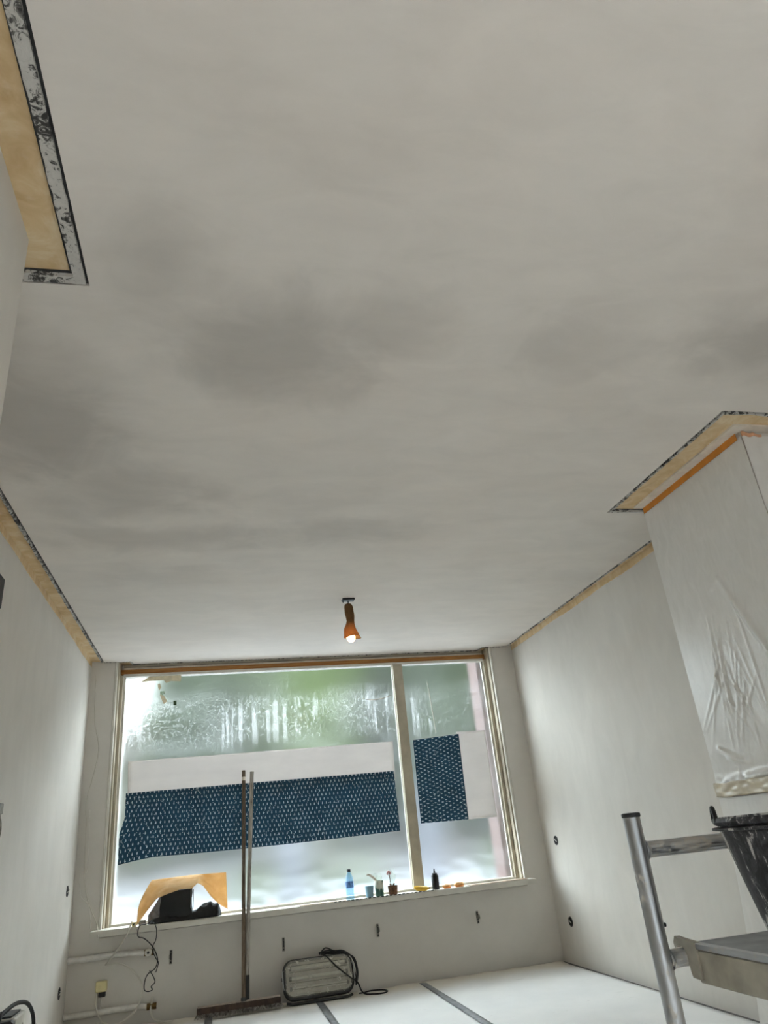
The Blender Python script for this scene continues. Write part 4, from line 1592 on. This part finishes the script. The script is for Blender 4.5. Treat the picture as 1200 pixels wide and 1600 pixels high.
# ------------------------------------------------------------------ boxed appliance at the left wall
ap = thing('site_heater', (-0.84, 3.95, 0.012), 'black fronted white box with a curved black handle beside the left wall', 'appliance')
HX0, HX1, HY0, HY1, HZ = -0.965, -0.845, 3.90, 4.16, 0.495
part('casing', 'white_paint', ap, (HX0, HX1, HY0 + 0.06, HY1, 0.03, HZ - 0.01), bev=0.008)
part('front', 'black_plastic', ap, (HX0 - 0.002, HX1 + 0.002, HY0, HY0 + 0.058, 0.03, HZ - 0.012), bev=0.010)
part('top_vent', 'dark_grey', ap, (HX0 + 0.015, HX1 - 0.02, HY0 + 0.075, HY1 - 0.02, HZ - 0.010, HZ - 0.002), bev=0.002)
for k in range(3):
    part('side_groove', 'steel', ap, (HX1 - 0.002, HX1 + 0.002, HY0 + 0.10 + 0.05 * k, HY0 + 0.105 + 0.05 * k, 0.06, HZ - 0.05), bev=0.0)
MB().tube(spline([(-0.86, 3.70, 0.40), (-0.86, 3.735, 0.515), (-0.86, 3.86, 0.532), (-0.855, 4.02, 0.532), (-0.85, 4.20, 0.50), (-0.848, 4.33, 0.43), (-0.848, 4.37, 0.34), (-0.85, 4.38, 0.22)], 8), 0.0085, 10).build('handle', 'dark', ap, True)
for (x, y) in ((HX0 + 0.02, HY0 + 0.03), (HX1 - 0.02, HY0 + 0.03), (HX0 + 0.02, HY1 - 0.03), (HX1 - 0.02, HY1 - 0.03)):
    MB().lathe([(0.012, 0.012), (0.014, 0.032)], (x, y, 0), 12).build('foot', 'black_plastic', ap)

# ------------------------------------------------------------------ outside
M['paving'] = plain('grey_street_paving', rgb(124, 126, 131), 0.9, var=0.06, scale=0.6)
struct(MB().box(-60, 60, -60, 90, -0.42, -0.22).build('ground', 'paving'), 'paved street outside the window', 'ground')


def mat_leaf(name, c1, c2, c3):
    t = NT(name)
    v = t.world()
    a = t.noise(v, 1.6, 6, 0.7)
    t.base(t.ramp(a, [(0.32, c1), (0.5, c2), (0.70, c3)]))
    t.set(0.7, spec=0.2)
    return t.m


M['leaf_dark'] = mat_leaf('dark_green_foliage', rgb(14, 24, 10), rgb(25, 37, 16), rgb(40, 52, 24))
M['leaf_light'] = mat_leaf('light_green_foliage', rgb(30, 43, 14), rgb(47, 62, 20), rgb(66, 79, 30))
M['leaf_hedge'] = mat_leaf('pale_hedge_foliage', rgb(44, 52, 34), rgb(58, 66, 46), rgb(70, 76, 58))
M['post_grey'] = plain('grey_street_post', rgb(84, 88, 98), 0.6)
M['bark'] = plain('grey_bark', rgb(98, 90, 80), 0.9, var=0.2, scale=8)
rnd = random.Random(21)


def tree(x, y, h, r_, mat, label, trunk=True):
    t = thing('tree', (x, y, -0.22), label, 'tree', 'trees across the street')
    mb = MB()
    n = 44
    for k in range(n):
        a = rnd.uniform(0, 2 * PI)
        q = rnd.random() ** 0.5
        zz = 0.16 + 0.78 * (k + rnd.random()) / n
        wdt = r_ * 0.68
        mb.ico((x + math.cos(a) * q * wdt, y + math.sin(a) * q * wdt, h * zz), r_ * rnd.uniform(0.42, 0.54), 3, (1, 1, 0.9), 0.35, 2.6, k * 3.1 + x)
    mb.build('crown', mat, t, True)
    MB().tube([(x, y, -0.22), (x + 0.1, y, h * 0.3), (x - 0.05, y, h * 0.7)], [r_ * 0.09, r_ * 0.07, r_ * 0.03], 10).build('trunk', 'bark', t, True)


tl_ = [(-8.6, 27, 5.6, 1.50, 'leaf_light', 'low light green street tree at the open end of the near row'), (-4.6, 27, 4.6, 1.15, 'leaf_dark', 'small dark green street tree by the open end of the near row'),
       (-0.6, 26, 9.0, 1.50, 'leaf_dark', 'first tall dark green tree of the near row'), (3.2, 26, 9.3, 1.50, 'leaf_light', 'tall light green tree between two dark ones in the near row'),
       (7.0, 26, 9.2, 1.50, 'leaf_dark', 'dark green tree after the light one in the near row'), (10.8, 26, 9.6, 1.50, 'leaf_dark', 'tallest dark green tree of the near row'),
       (14.6, 26, 9.2, 1.50, 'leaf_light', 'light green tree next to the last one of the near row'), (18.4, 26, 9.6, 1.50, 'leaf_dark', 'last dark green tree of the near row'),
       (-1.7, 36, 9.6, 1.66, 'leaf_light', 'low light green tree opening the back row'), (1.6, 31, 10.8, 1.66, 'leaf_light', 'light green tree of the back row behind the first gap'),
       (6.1, 31, 11.0, 1.66, 'leaf_dark', 'dark green tree of the back row behind the second gap'), (10.6, 31, 10.8, 1.66, 'leaf_light', 'light green tree of the back row behind the third gap'),
       (15.1, 31, 11.2, 1.66, 'leaf_dark', 'dark green tree of the back row behind the fourth gap'), (19.7, 31, 11.0, 1.66, 'leaf_light', 'light green tree closing the back row')]
for a in tl_:
    tree(*a)


def hedge(x0, x1, y, h, label):
    mb = MB()
    n = int((x1 - x0) / 0.45)
    for k in range(n):
        x = x0 + (x1 - x0) * (k + .5) / n
        mb.ico((x, y + rnd.uniform(-.2, .2), -0.22 + h * 0.45), h * 0.6, 2, (0.9, 0.8, 0.95), 0.4, 2.2, k * 1.3)
    tag(mb.build('hedge', 'leaf_hedge', org=((x0 + x1) / 2, y, -0.22), smooth=True), label, 'hedge')


M['house_far'] = plain('grey_brown_terrace', rgb(62, 58, 52), 0.9, var=0.1, scale=1)
M['tile_far'] = plain('dark_roof_tile', rgb(52, 46, 44), 0.9, var=0.1, scale=2)
for k, lb in enumerate(('added sky-blocking terrace house opposite, at its open end', 'added sky-blocking terrace house opposite, second from the open end', 'added sky-blocking terrace house opposite, in the middle of the row', 'added sky-blocking terrace house opposite, at the pier side end')):
    x0 = -16 + 12.2 * k  # row added to block the low sky showing behind the trees
    hs = thing('added_terrace_house', (x0 + 6, 43, -0.22), lb, 'house', 'added houses blocking sky across the street')
    part('facade', 'house_far', hs, (x0, x0 + 12, 39, 47, -0.22, 5.0), bev=0.0)
    mb = MB()
    V_ = [mb.bm.verts.new(q) for q in [(x0, 38.8, 5.0), (x0, 47.2, 5.0), (x0, 43, 8.2), (x0 + 12, 38.8, 5.0), (x0 + 12, 47.2, 5.0), (x0 + 12, 43, 8.2)]]
    for f in ((0, 1, 2), (3, 5, 4), (0, 3, 4, 1), (1, 4, 5, 2), (2, 5, 3, 0)):
        mb.bm.faces.new([V_[i] for i in f])
    mb.build('roof', 'tile_far', hs)
    for q in range(4):
        for zz in (0.9, 3.2):
            part('window', 'post_grey', hs, (x0 + 0.9 + 2.8 * q, x0 + 2.6 + 2.8 * q, 38.94, 39.0, zz, zz + 1.4), bev=0.0)
# tall evergreen hedge added out of view to block low sky behind the house
mb = MB()
for k in range(9):
    gx = -19.2 + 4.9 * k
    for q in range(34):
        mb.ico((gx + rnd.uniform(-2.4, 2.4), -16.5 + rnd.uniform(-.5, .5), rnd.uniform(0.4, 4.6)), rnd.uniform(0.9, 1.2), 2, (1, 1, 1), 0.35, 2.4, q * 2.1 + k)
tag(mb.build('added_blocker_hedge', 'leaf_dark', org=(0.4, -16.5, -0.22), smooth=True), 'tall dark evergreen hedge added behind the house to block low sky', 'hedge')
hedge(0.2, 1.6, 21.5, 0.75, 'low pale hedge left of the grey post outside')
hedge(2.4, 4.0, 22.5, 0.80, 'low pale hedge between the grey posts outside')
hedge(6.6, 7.6, 21.0, 0.90, 'low pale hedge behind the narrow pane')
for (x, y, lb) in ((1.32, 16.0, 'grey street post behind the lower left of the large pane'), (4.02, 16.0, 'grey street post behind the bottle on the sill')):
    ps = thing('street_post', (x, y, -0.22), lb, 'post', 'posts along the street')
    part('shaft', 'post_grey', ps, (x - 0.17, x + 0.17, y - 0.17, y + 0.17, -0.22, 1.9), bev=0.02)
    part('cap', 'post_grey', ps, (x - 0.20, x + 0.20, y - 0.20, y + 0.20, 1.9, 1.98), bev=0.02)
M['brick_pink'] = plain('pinkish_brick', rgb(108, 88, 84), 0.9, var=0.15, scale=18)
struct(MB().box(2.475, 2.78, 6.66, 6.95, -0.22, 2.9).build('exterior_brick_pier', 'brick_pink'), 'pinkish brick pier outside the narrow pane', 'pier')
M['house_wall'] = plain('red_brown_house_brick', rgb(150, 110, 92), 0.9, var=0.12, scale=3)
up = MB().box(XL - 6, XR + 6, YB - T, YW + 0.32, HB, 6.2)  # unseen storey and roof added to keep the sun off the street
struct(up.build('exterior_added_storey', 'house_wall'), 'brick upper storey added above the room to block sun', 'building')
up = MB()
V_ = [up.bm.verts.new(q) for q in [(XL - 6.3, YB - 0.6, 6.2), (XL - 6.3, YW + 0.7, 6.2), (XL - 6.3, (YB + YW) / 2, 10.8), (XR + 6.3, YB - 0.6, 6.2), (XR + 6.3, YW + 0.7, 6.2), (XR + 6.3, (YB + YW) / 2, 10.8)]]
for f in ((0, 1, 2), (3, 5, 4), (0, 3, 4, 1), (1, 4, 5, 2), (2, 5, 3, 0)):
    up.bm.faces.new([V_[i] for i in f])
struct(up.build('exterior_added_roof', 'house_wall'), 'pitched tile roof added above the room to block sun', 'roof')
for (a_, b_) in ((XL - 6, XL - T), (XR + T, XR + 6)):
    struct(MB().box(a_, b_, YB - T, YW + 0.32, -0.22, HB).build('exterior_neighbour_wall', 'house_wall'), 'brick neighbouring house beside the room', 'building')
M['house_white'] = plain('white_render', rgb(226, 226, 224), 0.8, var=0.03)
struct(MB().box(-1.7, -0.86, 6.66, 7.3, -0.22, 2.9).build('exterior_white_pier', 'house_white'), 'white rendered wall return outside the large pane', 'pier')
